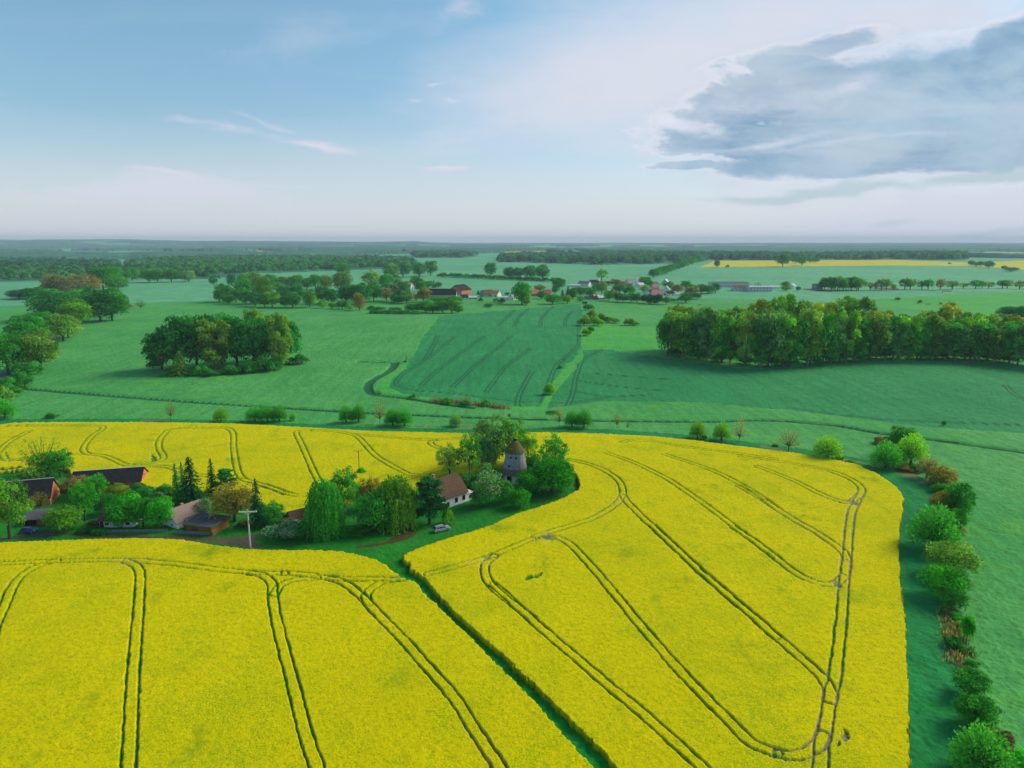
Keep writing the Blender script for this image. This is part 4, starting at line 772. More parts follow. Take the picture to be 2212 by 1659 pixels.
v8 = [('oak', 'mid', 250, 420, 170, 130), ('oak', 'dark', 340, 250, 150, 70), ('airy', 'pale', 360, 330, 150, 110), ('oak', 'mid', 640, 350, 170, 140), ('oak', 'mid', 700, 400, 120, 120), ('oak', 'dark', 490, 430, 130, 150), ('oak', 'orange', 740, 540, 170, 170), ('oak', 'tan', 640, 520, 110, 90), ('oak', 'greygreen', 510, 560, 160, 150), ('oak', 'mid', 400, 560, 130, 90), ('oak', 'teal', 350, 545, 90, 80), ('oak', 'mid', 800, 355, 140, 90), ('spruce', 'dark', 880, 345, 60, 90), ('oak', 'teal', 940, 345, 80, 70),
      ('oak', 'bright', 590, 680, 190, 110), ('oak', 'bright', 770, 680, 200, 150), ('oak', 'mid', 860, 690, 170, 100), ('oak', 'mid', 960, 560, 280, 90), ('oak', 'mid', 1140, 560, 240, 90), ('oak', 'lime', 1120, 690, 200, 170), ('oak', 'mid', 1000, 690, 190, 150), ('oak', 'mid', 1210, 690, 120, 90), ('bush', 'dark', 450, 700, 200, 50), ('bush', 'dark', 620, 702, 180, 50), ('bush', 'dark', 250, 695, 200, 46), ('bush', 'dark', 90, 692, 200, 44), ('bush', 'mid', 150, 650, 160, 50), ('bush', 'mid', 350, 660, 160, 50), ('bush', 'teal', 60, 640, 160, 50),
      ('oak', 'bright', 2070, 575, 230, 270), ('oak', 'olive', 2130, 585, 100, 100), ('bush', 'mid', 1620, 610, 120, 50), ('bush', 'mid', 1510, 540, 60, 70), ('bush', 'mid', 1720, 545, 90, 60), ('bush', 'rust', 1800, 560, 100, 70), ('spruce', 'deep', 1480, 440, 50, 60), ('oak', 'teal', 1870, 450, 60, 40)]
stand('by the farm buildings of the village', 'trees by the village farm buildings', v8, 'V8')
z1 = [('oak', 'mid', 510, 300, 130, 115), ('oak', 'teal', 465, 350, 60, 90), ('oak', 'tan', 300, 320, 110, 70), ('oak', 'mid', 320, 400, 90, 80), ('oak', 'olive', 150, 458, 90, 80), ('oak', 'mid', 440, 458, 150, 100), ('spruce', 'deep', 545, 390, 60, 80), ('spruce', 'deep', 605, 360, 60, 90), ('oak', 'teal', 560, 430, 80, 60), ('oak', 'lime', 600, 450, 90, 80), ('oak', 'mid', 660, 400, 90, 110), ('oak', 'teal', 740, 370, 90, 90), ('oak', 'mid', 700, 340, 80, 60), ('bush', 'mid', 740, 430, 70, 60),
      ('oak', 'mid', 850, 380, 100, 90), ('oak', 'mid', 810, 350, 80, 70), ('oak', 'olive', 970, 350, 120, 120), ('oak', 'mid', 900, 340, 80, 90), ('oak', 'mid', 1050, 420, 110, 100), ('oak', 'dark', 1140, 430, 80, 90), ('oak', 'mid', 1200, 435, 90, 80), ('oak', 'lime', 1290, 435, 90, 100), ('oak', 'dark', 1350, 440, 90, 90), ('oak', 'teal', 1160, 340, 130, 90), ('oak', 'mid', 1280, 350, 110, 80), ('oak', 'pale', 1440, 330, 90, 70), ('oak', 'mid', 1440, 260, 130, 90), ('oak', 'mid', 1500, 270, 80, 60), ('oak', 'deep', 1430, 442, 80, 80), ('oak', 'deep', 1500, 450, 90, 90), ('oak', 'deep', 1580, 455, 90, 95), ('oak', 'mid', 1540, 456, 60, 50), ('oak', 'mid', 1480, 452, 50, 46),
      ('oak', 'pale', 1670, 458, 80, 80), ('oak', 'mid', 1880, 440, 120, 100), ('oak', 'mid', 1700, 300, 100, 80), ('oak', 'tan', 1790, 330, 110, 80), ('oak', 'mid', 1880, 290, 100, 80), ('oak', 'tan', 1910, 350, 80, 70), ('oak', 'tan', 1975, 350, 90, 80), ('oak', 'mid', 1930, 400, 80, 70), ('oak', 'mid', 2050, 340, 110, 90), ('oak', 'mid', 2000, 400, 90, 60), ('oak', 'dark', 2130, 340, 110, 80), ('oak', 'dark', 2200, 330, 90, 90), ('oak', 'mid', 1950, 300, 90, 50), ('bush', 'mid', 1800, 420, 70, 40), ('bush', 'mid', 1740, 425, 50, 30), ('airy', 'lime', 970, 200, 110, 110), ('oak', 'tan', 1260, 280, 90, 50), ('oak', 'brown', 1120, 250, 120, 60), ('oak', 'orange', 1225, 345, 40, 50), ('oak', 'pale', 950, 400, 60, 50),
      ('bush', 'dark', 790, 455, 60, 30), ('bush', 'mid', 830, 520, 100, 60), ('bush', 'olive', 780, 690, 130, 110), ('bush', 'olive', 880, 660, 130, 130), ('bush', 'lime', 930, 690, 130, 90), ('bush', 'lime', 980, 650, 120, 90), ('bush', 'lime', 1050, 650, 100, 60), ('bush', 'lime', 1110, 660, 100, 60), ('bush', 'olive', 1270, 685, 110, 70), ('bush', 'olive', 1330, 685, 80, 40), ('bush', 'mid', 2030, 465, 30, 10), ('bush', 'mid', 820, 610, 80, 60)]
stand('in and before the village', 'village trees', z1, 'Z1')
z6 = [('bush', 'olive', 640, 488, 120, 90), ('bush', 'mid', 690, 450, 80, 70), ('bush', 'mid', 330, 880, 50, 40), ('pollard', 'lime', 205, 1190, 110, 130), ('bush', 'mid', 375, 775, 30, 12)]
stand('on the grassy track through the crop', 'bushes on the grassy track', z6, 'Z6')
z7 = [('twiggy', 'olive', 235, 765, 80, 90), ('bush', 'mid', 235, 765, 70, 50), ('bush', 'mid', 680, 805, 60, 70), ('twiggy', 'lime', 740, 805, 50, 50), ('bush', 'mid', 1110, 870, 110, 85), ('twiggy', 'tan', 1350, 880, 150, 120), ('bush', 'mid', 1350, 890, 130, 50), ('bush', 'mid', 1610, 905, 110, 90), ('twiggy', 'tan', 590, 330, 50, 80), ('bush', 'dark', 575, 345, 40, 30), ('bush', 'mid', 1915, 1050, 40, 50)]
stand('along the winding ditch', 'bushes along the winding ditch', z7, 'Z7')
alle = [(1740, 600, 150, 130), (1830, 605, 130, 140), (1920, 605, 150, 150), (2030, 600, 140, 130), (1990, 610, 110, 120), (2100, 600, 130, 140), (2170, 605, 120, 140)]
stand('at the left end of the avenue', 'avenue trees behind the right grove', [('oak', ['mid', 'mid', 'lime', 'mid'][i % 4], *a) for i, a in enumerate(alle)], 'N2')
al2 = [('mid', 95, 572, 200, 150), ('brown', 240, 572, 60, 100), ('brown', 305, 572, 60, 110), ('olive', 385, 572, 110, 145), ('olive', 450, 572, 120, 145), ('mid', 535, 575, 60, 80), ('mid', 690, 565, 130, 145), ('olive', 760, 565, 130, 140), ('mid', 905, 565, 120, 120), ('mid', 990, 565, 130, 135), ('brown', 1145, 570, 110, 140), ('olive', 1300, 560, 140, 115), ('olive', 1445, 550, 110, 75), ('mid', 1605, 555, 140, 115), ('mid', 1680, 550, 90, 100), ('olive', 1770, 550, 120, 90), ('mid', 1945, 550, 120, 110), ('olive', 2010, 550, 130, 115), ('olive', 2170, 560, 130, 115), ('mid', 2300, 560, 130, 115)]
stand('along the avenue behind the right grove', 'avenue trees behind the right grove', [('airy', *a) for a in al2], 'N3')
stand('out on the far right meadows', 'lone bushes on the far right meadows', [('bush', 'dark', 590, 700, 60, 34), ('bush', 'dark', 880, 740, 56, 44), ('bush', 'olive', 1140, 755, 40, 30), ('bush', 'dark', 1385, 845, 50, 30), ('oak', 'teal', 2060, 960, 270, 170), ('oak', 'teal', 2180, 965, 200, 180), ('oak', 'olive', 2330, 965, 200, 190)], 'N3')
stand('beside the far yellow field', 'trees by the far yellow field', [('oak', 'teal', 1175, 282, 160, 140), ('oak', 'teal', 280, 295, 70, 80), ('bush', 'dark', 420, 293, 50, 30), ('oak', 'teal', 1345, 240, 110, 70), ('oak', 'mid', 1430, 268, 100, 110), ('oak', 'teal', 1540, 228, 110, 60), ('oak', 'teal', 1620, 228, 90, 50), ('oak', 'teal', 1210, 560, 100, 60), ('oak', 'olive', 1215, 612, 110, 60), ('oak', 'mid', 1380, 612, 60, 50)], 'N2')
stand('right of the far yellow field', 'trees by the far yellow field', [('oak', 'teal', 1540, 255, 70, 60), ('oak', 'teal', 1600, 265, 60, 50), ('oak', 'mid', 1660, 265, 80, 60), ('oak', 'teal', 1770, 290, 110, 90), ('oak', 'teal', 1960, 300, 60, 40), ('oak', 'teal', 2060, 330, 140, 50), ('bush', 'dark', 1260, 235, 40, 20)], 'N3')
ln = [('oak', 'teal', x, y, w, h) for x, y, w, h in [(845, 603, 30, 32), (870, 600, 30, 30), (905, 598, 28, 28), (930, 596, 26, 30), (1060, 598, 22, 28), (1100, 601, 24, 22), (1120, 602, 24, 22), (1145, 604, 26, 28), (1172, 606, 28, 32)]]
ln += [('bush', 'dark', x, 598+(x-950)*.045, 22, 9) for x in range(955, 1200, 17)]
stand('in the long field hedge beyond the village', 'long field hedge beyond the village', ln, 'P')
dg = [('oak', 'mid', 1412+i*9.5, 600-i*3.1-.02*i*i, 20-i*.3, 17-i*.4) for i in range(12)]
stand('in the slanting tree line up to the far wood', 'slanting tree line beyond the village', dg, 'P')

# far woods as masses of crowns
def wood_mass(name, poly, label, n, size, cols):
    P_ = np.array(poly, float); w = unproj(P_[:, 0], P_[:, 1])[:, :2]; lo, hi = w.min(0), w.max(0); pts = []
    while len(pts) < n:
        q = lo+(hi-lo)*rng.random((4000, 2)); q = q[inside(q[:, 0], q[:, 1], [tuple(a) for a in w])]; pts += q.tolist()
    pts = np.array(pts[:n]); k = 46; d = sph(n*k, rng); d[:, 2] = np.abs(d[:, 2])*.9; base = np.repeat(pts, k, 0); s = np.repeat(size*(.75+.5*rng.random(n)), k)
    hz = np.repeat(size*1.0*(.8+.45*rng.random(n)), k); z = terrain(base[:, 0], base[:, 1])
    C = np.stack([base[:, 0]+d[:, 0]*s*.55, base[:, 1]+d[:, 1]*s*.55, z+hz*.25+d[:, 2]*hz*.8], 1); V, F = cards(C, d+rng.normal(size=d.shape)*.4, s*.17, 1.2)
    cv = np.repeat(rng.random(n), k)*.7+.3*rng.random(n*k)
    me = np_mesh(name, V, F, [M['leaf']], attrs={'var': np.repeat(cv, 4), 'flower': np.zeros(len(V))}); o_ = link(name, me, color=cols); tag(o_, label, 'woodland', kind='stuff')
wood_mass('woodland', WOODS['A'], 'long mixed wood on the left beyond the wooded park', 2600, 16, (.06, .29, .10))
wood_mass('woodland', WOODS['A2'], 'dark wood at the far left edge below the hills', 900, 17, (.055, .25, .115))
wood_mass('woodland', WOODS['B'], 'strip of wood at the left edge nearer the road', 420, 14, (.07, .30, .09))
wood_mass('woodland', WOODS['C'], 'long dark wood across the middle distance behind the village', 3200, 22, (.055, .25, .115))
wood_mass('woodland', WOODS['D'], 'small separate dark wood left of the long dark wood', 260, 20, (.055, .25, .115))
# reeds
def reeds(name, pts, label, h, n):
    L = unproj(*np.array(pp(*pts)).T); P = []
    for _ in range(n):
        i = rng.integers(len(L)-1); t = rng.random(); q = L[i]*(1-t)+L[i+1]*t; P.append(q+[rng.normal()*1.2, rng.normal()*1.2, 0])
    P = np.array(P); P[:, 2] = terrain(P[:, 0], P[:, 1])-.3+h*.5*rng.random(n); V, F = cards(P, rng.normal(size=P.shape)*[1, 1, .1], .16, 5, np.array([[0, 0, 1.]])+rng.normal(size=P.shape)*.12)
    o_ = link(name, np_mesh(name, V, F, [M['leaf']], attrs={'var': np.repeat(rng.random(n), 4), 'flower': np.zeros(len(V))}), color=(.25, .26, .13)); tag(o_, label, 'reeds', kind='stuff')
reeds('reed_bed', ('Z7', (930, 835), (1200, 855), (1500, 890), (1700, 915), (1880, 935)), 'tan reeds in the ditch below the green wheat field', 2.6, 1500)
reeds('reed_bed', ('P', (2050, 1325), (2062, 1380), (2078, 1440)), 'tan reeds in the gap of the right hedge', 1.2, 900)

# ------------------------------------------------------------------ building materials
def simple(name, a, b, sc_=1.5, rough=.85, bd=.03, stripes=None, metal=0.0, spec=.2):
    m, o = mat(name); oc = objc(); n = noise(oc, sc_, 5, .65); n2 = noise(oc, sc_*6, 3, .6)
    col = mixc(ss(n*.6+n2*.4, .36, .64), a, b); h = n2
    if stripes:
        w = E.nt.nodes.new('ShaderNodeTexWave'); w.wave_type = 'BANDS'; w.bands_direction = stripes[0]; w.inputs['Scale'].default_value = stripes[1]; w.inputs['Distortion'].default_value = .4
        E.nt.links.new(oc, w.inputs['Vector']); wf = E(w.outputs['Fac']); col = mixc(ss(wf, .5, .1)*.5, col, tuple(v*.45 for v in a)); h = n2*.4+wf
    return finish(m, o, col, rough=rough, bump=h, bdist=bd, bstr=.7, metal=metal, spec=spec)
def brickm(name, a, b, mortar):
    m, o = mat(name); oc = objc(); br = E.nt.nodes.new('ShaderNodeTexBrick'); E.nt.links.new(scaled(oc, 1, 1, 1), br.inputs['Vector'])
    br.inputs['Color1'].default_value = (*a, 1); br.inputs['Color2'].default_value = (*b, 1); br.inputs['Mortar'].default_value = (*mortar, 1); br.inputs['Scale'].default_value = 2.2; br.inputs['Mortar Size'].default_value = .012
    n = noise(oc, .9, 4, .6); return finish(m, o, mixc(ss(n, .45, .75)*.35, br.outputs[0], tuple(v*.45 for v in a)), rough=.9)
B = dict(white=simple('whitewash', (.72, .74, .78), (.82, .83, .86), .8), thatch=simple('brown_roof_tiles', (.09, .05, .03), (.24, .145, .095), 3.0, stripes=('Z', 2.2), bd=.08),
         slate=simple('black_roof', (.012, .014, .014), (.035, .038, .036), 1.2, stripes=('Z', 2)), greyroof=simple('grey_corrugated_roof', (.09, .09, .10), (.17, .17, .18), 1.2, stripes=('X', 2.5)),
         pink=simple('faded_pink_tiles', (.30, .21, .18), (.40, .29, .25), 2, stripes=('Z', 2.5)), brick=brickm('orange_brick', (.62, .22, .10), (.52, .18, .08), (.5, .3, .2)), wood=simple('brown_planks', (.24, .11, .03), (.36, .17, .045), 1.5, stripes=('X', 4)),
         felt=simple('roof_felt', (.055, .065, .085), (.10, .11, .13), 1), moss=simple('mossy_boards', (.09, .10, .018), (.17, .15, .045), 1.6, stripes=('Z', 2)), shingle=simple('weathered_grey_shingles', (.30, .31, .32), (.48, .49, .51), 1.1, stripes=('Z', 2.6), bd=.06),
         rot=simple('rotten_brown_shingles', (.20, .19, .16), (.34, .22, .13), 1.5, stripes=('Z', 2.6), bd=.08), glass=simple('dark_window_glass', (.008, .010, .013), (.02, .025, .03), 1, rough=.15, spec=.6), redwood=simple('dark_red_frame', (.13, .015, .02), (.16, .02, .025), 2),
         dark=simple('dark_opening', (.006, .006, .006), (.012, .011, .01), 2), fence=simple('silvery_boards', (.22, .24, .24), (.34, .36, .36), 1.5, stripes=('Z', 6)), conc=simple('pale_concrete', (.50, .51, .53), (.62, .63, .65), 2), polewood=simple('pole_wood', (.10, .05, .025), (.16, .08, .04), 2),
         metal=simple('light_sheet_metal', (.40, .42, .46), (.50, .52, .56), 1, rough=.4, spec=.5), red=simple('red_tiles', (.60, .18, .10), (.70, .26, .16), 1.5, stripes=('Z', 2)), pinkroof=simple('rose_tiles', (.62, .16, .16), (.70, .24, .22), 1.5), cream=simple('cream_plaster', (.45, .40, .33), (.55, .50, .44), .8), grey=simple('grey_plaster', (.22, .24, .26), (.32, .34, .36), .8), hall=simple('hall_cladding', (.55, .52, .55), (.64, .62, .64), .3),
         paint=simple('silver_car_paint', (.42, .44, .50), (.46, .48, .54), .5, rough=.3, bd=0.001, spec=.6, metal=.3), blue=simple('blue_car_paint', (.03, .06, .25), (.04, .08, .30), .5, rough=.3, bd=.001, spec=.6), tyre=simple('tyre_rubber', (.012, .012, .013), (.02, .02, .02), 3), rim=simple('alloy_rim', (.4, .4, .42), (.5, .5, .52), 1, rough=.35, metal=.6), lamp=simple('headlight_glass', (.6, .6, .62), (.7, .7, .72), 1, rough=.1, spec=.6), tail=simple('tail_lamp_red', (.3, .01, .01), (.36, .015, .015), 1, rough=.2))

def house(name, label, loc, yaw, L, Wd, hw, dh, wall, roof, cat='house', hip=0.0, windows=(), doors=(), chim=None, over=.35, gable=None, group=None, ridge=None):
    """ridge along local X, front face at -Y; windows/doors: (face, pos, z, w, h, material)"""
    r_ = empty(name, loc, yaw); tag(r_, label, cat, group)
    m = MB(); x, y = L/2, Wd/2; hx = hip*dh; gz = hw+dh*(1-hip)
    yy = y*hip
    body = [(-x, -y, -.4), (x, -y, -.4), (x, y, -.4), (-x, y, -.4), (-x, -y, hw), (x, -y, hw), (x, y, hw), (-x, y, hw)]
    if hip < 1:
        body += [(-x, -yy, gz-.05), (-x, yy, gz-.05), (x, -yy, gz-.05), (x, yy, gz-.05)]
        m.add(body, [(0, 1, 5, 4), (2, 3, 7, 6), (1, 2, 6, 11, 10, 5), (3, 0, 4, 8, 9, 7), (0, 3, 2, 1)])
    else: m.add(body, [(0, 1, 5, 4), (2, 3, 7, 6), (1, 2, 6, 5), (3, 0, 4, 7), (0, 3, 2, 1)])
    m.build('wall', [B[wall]], r_)
    m = MB(); ox = x+over; sl = dh/y; oy = y+over; ez = hw-over*sl; rx = max(ox-hip*y*.9, .05); tz = hw+dh
    t = .16
    if hip > 0:
        hy = oy*hip; hz = ez+(tz-ez)*(1-hip)
        m.slab([(-ox, -oy, ez+t), (ox, -oy, ez+t), (ox, -hy, hz+t), (rx, 0, tz+t), (-rx, 0, tz+t), (-ox, -hy, hz+t)], t)
        m.slab([(ox, oy, ez+t), (-ox, oy, ez+t), (-ox, hy, hz+t), (-rx, 0, tz+t), (rx, 0, tz+t), (ox, hy, hz+t)], t)
        m.slab([(ox, -hy, hz+t), (ox, hy, hz+t), (rx, 0, tz+t)], t); m.slab([(-ox, hy, hz+t), (-ox, -hy, hz+t), (-rx, 0, tz+t)], t)
    else:
        m.slab([(-ox, -oy, ez+t), (ox, -oy, ez+t), (ox, 0, tz+t), (-ox, 0, tz+t)], t); m.slab([(ox, oy, ez+t), (-ox, oy, ez+t), (-ox, 0, tz+t), (ox, 0, tz+t)], t)
    rf = m.build('roof', [B[roof]], r_)
    if ridge: m = MB(); m.box(-rx, rx, -.18, .18, tz+t-.02, tz+t+.10); m.build('ridge_cap', [B[ridge]], rf)
    def opening(nm, face, p_, z, w, h, fm, pm):
        f = MB(); q = MB()
        def bx(mb, a0, a1, b0, b1, d0, d1):
            if face == 'F': mb.box(a0, a1, -y-d1, -y-d0, b0, b1)
            elif face == 'R': mb.box(x+d0, x+d1, a0, a1, b0, b1)
            else: mb.box(-x-d1, -x-d0, a0, a1, b0, b1)
        k = .09
        bx(f, p_-w/2-k, p_+w/2+k, z, z+k, .0, .07); bx(f, p_-w/2-k, p_+w/2+k, z+h-k, z+h, .0, .07); bx(f, p_-w/2-k, p_-w/2, z+k, z+h-k, .0, .07); bx(f, p_+w/2, p_+w/2+k, z+k, z+h-k, .0, .07)
        if nm == 'window': bx(f, p_-.03, p_+.03, z+k, z+h-k, .035, .065)
        bx(q, p_-w/2, p_+w/2, z+k, z+h-k, .005, .03)
        pn = q.build(nm, [B[pm]], r_); f.build('frame', [B[fm]], pn)
    for w_ in windows: opening('window', *w_[:5], w_[5] if len(w_) > 5 else 'white', 'glass')
    for d_ in doors: opening('door', *d_[:5], d_[5] if len(d_) > 5 else 'wood', d_[6] if len(d_) > 6 else 'dark')
    if chim is not None:
        cx_, cy_, ch, cm_ = chim; m = MB(); z1 = hw+dh*(1-abs(cy_)/y); m.box(cx_-.35, cx_+.35, cy_-.35, cy_+.35, z1-.3, z1+ch); m.box(cx_-.42, cx_+.42, cy_-.42, cy_+.42, z1+ch, z1+ch+.12); ck = m.build('chimney', [B[cm_]], rf)
    return r_
def at(u, v, dy=0.0): p = gp(u, v); p.y += dy; p.z = float(terrain(p.x, p.y)); return p

# white house with the brown roof
p = at(1082, 1236); yaw = R(46)
h1 = house('farmhouse', 'white house with steep brown half-hipped roof beside the dark pine', (p.x+.3, p.y+3.6, p.z), yaw, 9.8, 8.4, 3.0, 4.9, 'white', 'thatch', hip=.28,
           windows=[('F', .6, .8, .9, 1.4, 'redwood'), ('F', 3.5, .8, .9, 1.4, 'redwood'), ('F', -2.6, .5, .8, 1.2, 'redwood'), ('L', 0, 3.2, .8, 1.1, 'redwood'), ('R', 0, 3.2, .8, 1.0, 'redwood')], doors=[('L', -2, 0, 1, 2, 'redwood')], chim=(-3.9, .4, 1.7, 'brick'))
m = MB(); m.box(4.85, 7.6, -4.0, 1.6, -.4, 2.1); m.build('side_wing', [B['white']], h1)
m = MB(); m.slab([(4.8, -4.2, 2.15+.12), (7.9, -4.2, 2.0+.12), (7.9, 1.9, 2.0+.12), (4.8, 1.9, 2.15+.12)], .14); m.build('wing_roof', [B['hall']], h1)
m = MB(); m.box(5.8, 6.5, -4.06, -4.0, .6, 1.5); m.build('window', [B['glass']], h1)

# windmill tower
p = at(1257, 1182, 4.3); mill = empty('windmill_tower', p, R(8)); tag(mill, 'old windmill tower without sails, grey shingles, white base and mossy cap', 'windmill')
m = MB(); m.lathe([(4.3, -.5), (4.35, .2), (4.25, 2.75)], 32); m.build('base_wall', [B['white']], mill)
m = MB(); m.lathe([(4.8, 2.6), (4.45, 3.2), (4.15, 3.9), (3.95, 4.5)], 16); m.build('lower_skirt', [B['rot']], mill)
m = MB(); m.lathe([(3.95, 4.48), (3.6, 5.6), (3.3, 7.0), (3.08, 8.6), (3.02, 9.5)], 16); m.build('tower_wall', [B['shingle']], mill)
m = MB(); m.lathe([(3.25, 9.4), (3.2, 9.6), (2.7, 10.5), (1.9, 11.6), (1.0, 12.7), (.55, 13.1)], 16); cp = m.build('cap', [B['moss']], mill)
m = MB(); m.lathe([(.6, 13.05), (.62, 13.4), (.25, 13.6)], 10); m.build('cap_knob', [B['dark']], cp)
m = MB(); a0 = -math.pi/2-R(8)
m.M = Matrix.Rotation(a0-.5, 4, 'Z'); m.box(2.2, 2.95, -.5, .5, 10.0, 10.9); m.slab([(2.1, -.6, 11.1), (3.05, -.6, 10.9), (3.05, .6, 10.9), (2.1, .6, 11.1)], .1); m.build('dormer', [B['moss']], cp)
for da, z, r_ in ((-.42, 7.9, 3.17), (.12, 7.8, 3.19), (-.5, 5.2, 3.72)):
    m = MB(); m.M = Matrix.Rotation(a0+da, 4, 'Z'); m.box(r_-.35, r_+.03, -.27, .27, z, z+.7); f = m.build('window', [B['dark']], mill)
    m = MB(); m.M = Matrix.Rotation(a0+da, 4, 'Z'); m.box(r_-.3, r_+.06, -.35, -.27, z-.08, z+.78); m.box(r_-.3, r_+.06, .27, .35, z-.08, z+.78); m.box(r_-.3, r_+.06, -.27, .27, z+.7, z+.78); m.box(r_-.3, r_+.08, -.27, .27, z-.08, z); m.build('frame', [B['shingle']], f)
m = MB(); m.M = Matrix.Rotation(a0-.42, 4, 'Z'); m.box(4.0, 4.34, -.65, .65, 0, 2.4); d_ = m.build('door', [B['dark']], mill)
m = MB(); m.M = Matrix.Rotation(a0-.42, 4, 'Z'); m.box(4.0, 4.39, -.77, -.65, 0, 2.5); m.box(4.0, 4.39, .65, .77, 0, 2.5); m.box(4.0, 4.39, -.65, .65, 2.4, 2.5); m.build('frame', [B['wood']], d_)

# left gardens
p = at(60, 1240); house('brick_barn', 'brick barn with dark roof and pale metal ridge at the left edge', (p.x-1.5, p.y+4.6, p.z), R(17), 13, 9, 2.4, 4.2, 'brick', 'slate', cat='barn', ridge='metal', windows=[('R', -1.5, .8, .7, .8, 'brick'), ('R', 1.5, .8, .7, .8, 'brick')], doors=[('F', 3, 0, 2.4, 2.0, 'wood', 'dark')])
p = at(86, 1283); house('open_shed', 'low shed with worn grey roof beside the lime tree', (p.x, p.y+3.6, p.z), R(3), 6.8, 7.4, 1.8, .9, 'wood', 'greyroof', cat='shed', doors=[('F', -1.2, 0, 3.0, 1.7, 'wood', 'dark')])  # dark door panel paints the shade inside the open front
p = at(255, 1195); house('long_barn', 'long black-roofed barn with orange brick wall at the crop edge', (p.x-.6, p.y+4.6, p.z), R(14), 19.5, 9, 2.0, 2.9, 'brick', 'slate', cat='barn', ridge='metal', windows=[('R', 0, 2.2, .8, .8, 'brick'), ('F', 5.5, .5, .8, .7, 'brick')], doors=[('F', 2.6, 0, 1.8, 1.8, 'wood', 'dark')])
p = at(413, 1288); yw = R(58); Lc, Wc = 9.2, 6.4; f = Vector((math.cos(yw), math.sin(yw), 0)); 
cot = house('white_cottage', 'small white cottage with faded pink roof, gable towards the lane', (p.x+f.x*Lc/2, p.y+f.y*Lc/2+.6, p.z), yw, Lc, Wc, 1.7, 3.0, 'white', 'pink', windows=[('L', -1.0, .3, .7, .8, 'white'), ('L', -2.0, 1.3, .35, .35, 'white'), ('F', 1.5, .4, .8, .9, 'white')], doors=[('F', -2.2, 0, .9, 1.7, 'wood', 'wood')], chim=(-.2, .8, .9, 'brick'))
p = at(470, 1281); house('white_annex', 'low white outbuilding wedged between cottage and timber shed', (p.x+.6, p.y+1.2, p.z), R(58), 5.5, 2.6, 1.6, .7, 'white', 'greyroof', cat='outbuilding', over=.1)
p = at(490, 1302); ts = empty('timber_shed', (p.x+.9, p.y+2.6, p.z), R(-16)); tag(ts, 'brown timber shed with flat bluish roof behind the grey fence', 'shed')
m = MB(); m.box(-3.9, 3.9, -3.4, 3.4, -.3, 2.2); m.build('wall', [B['wood']], ts)
m = MB(); m.slab([(-4.3, -3.8, 2.55), (4.3, -3.8, 2.45), (4.3, 3.8, 2.75), (-4.3, 3.8, 2.85)], .22); rf = m.build('roof', [B['felt']], ts)
m = MB(); m.box(-4.4, 4.4, -3.92, -3.8, 2.1, 2.62); m.box(4.3, 4.42, -3.8, 3.9, 2.1, 2.75); m.box(-4.42, -4.3, -3.8, 3.9, 2.2, 2.9); m.build('fascia', [B['moss']], rf)
m = MB(); m.box(-2.4, -.4, -3.45, -3.4, 0, 1.9); m.build('door', [B['polewood']], ts)
p = at(284, 1287); house('garden_house', 'low white house almost hidden under the bright green trees', (p.x, p.y+3, p.z), R(2), 9, 6, 1.9, 2.4, 'white', 'thatch', windows=[('F', -2.5, .6, .8, .8, 'wood'), ('F', 0, .6, .8, .8, 'wood'), ('F', 3, .6, .8, .8, 'wood')], doors=[('F', -3.8, 0, .8, 1.7, 'redwood', 'redwood')])
p = at(726, 1284); house('garden_hut', 'brown-roofed hut left of the big weeping willow', (p.x+.3, p.y+2.2, p.z), R(38), 6.2, 5.4, 1.8, 2.1, 'wood', 'thatch', cat='hut', windows=[('L', 0, .6, .8, .7, 'white')], doors=[('F', 0, 0, 1, 1.7, 'wood', 'dark')])
p = at(699, 1280); rs = house('play_hut', 'tiny hut with bright red roof beside the brown hut', (p.x, p.y+.5, p.z), R(20), 1.6, 1.4, 1.1, .6, 'wood', 'red', cat='hut', over=.12, doors=[('F', 0, 0, .5, .9, 'wood', 'dark')])
def fence(name, u0, v0, u1, v1, label, h=.95):
    a = at(u0, v0); b = at(u1, v1); d = b-a; L = d.length; r_ = empty(name, a, math.atan2(d.y, d.x)); tag(r_, label, 'fence', 'low grey garden fences')
    n = max(2, int(L/2)); 
    for i in range(n+1):
        m = MB(); x = L*i/n; m.box(x-.05, x+.05, 0, .1, -.2, h+.05); m.build('post', [B['fence']], r_)
    m = MB()
    for j in range(4): m.box(0, L, -.03, -.002, .12+j*h/4.2, .12+j*h/4.2+h/5.2)
    m.build('boards', [B['fence']], r_)
fence('garden_fence', 256, 1302, 408, 1300, 'long low grey board fence in front of the bright green trees'); fence('garden_fence', 421, 1303, 521, 1308, 'shorter low grey board fence in front of the timber shed'); fence('garden_fence', 0, 1153, 54, 1147, 'grey fence at the top left corner of the gardens by the crop', .9)
p = at(243, 1305); hd = [('x')]
g = np.random.default_rng(5); n = 900; q = (g.random((n, 3))-.5)*[3.0, 1.6, 0]; q[:, 2] = g.random(n)*1.3; sd = g.integers(0, 3, n); q[sd == 0, 2] = 1.3; q[sd == 1, 1] = -.8; q[sd == 2, 0] = np.where(g.random((sd == 2).sum()) > .5, 1.5, -1.5)
V, F = cards(q+g.normal(size=q.shape)*.06, g.normal(size=q.shape)+[0, -.5, .8], .13, 1.2, g=g); o_ = link('trimmed_hedge', np_mesh('trimmed_hedge', V, F, [M['leaf']], attrs={'var': np.repeat(g.random(n), 4), 'flower': np.zeros(4*n)}), loc=p, color=TC['mid']); tag(o_, 'box-shaped trimmed hedge at the left end of the long grey fence', 'hedge')

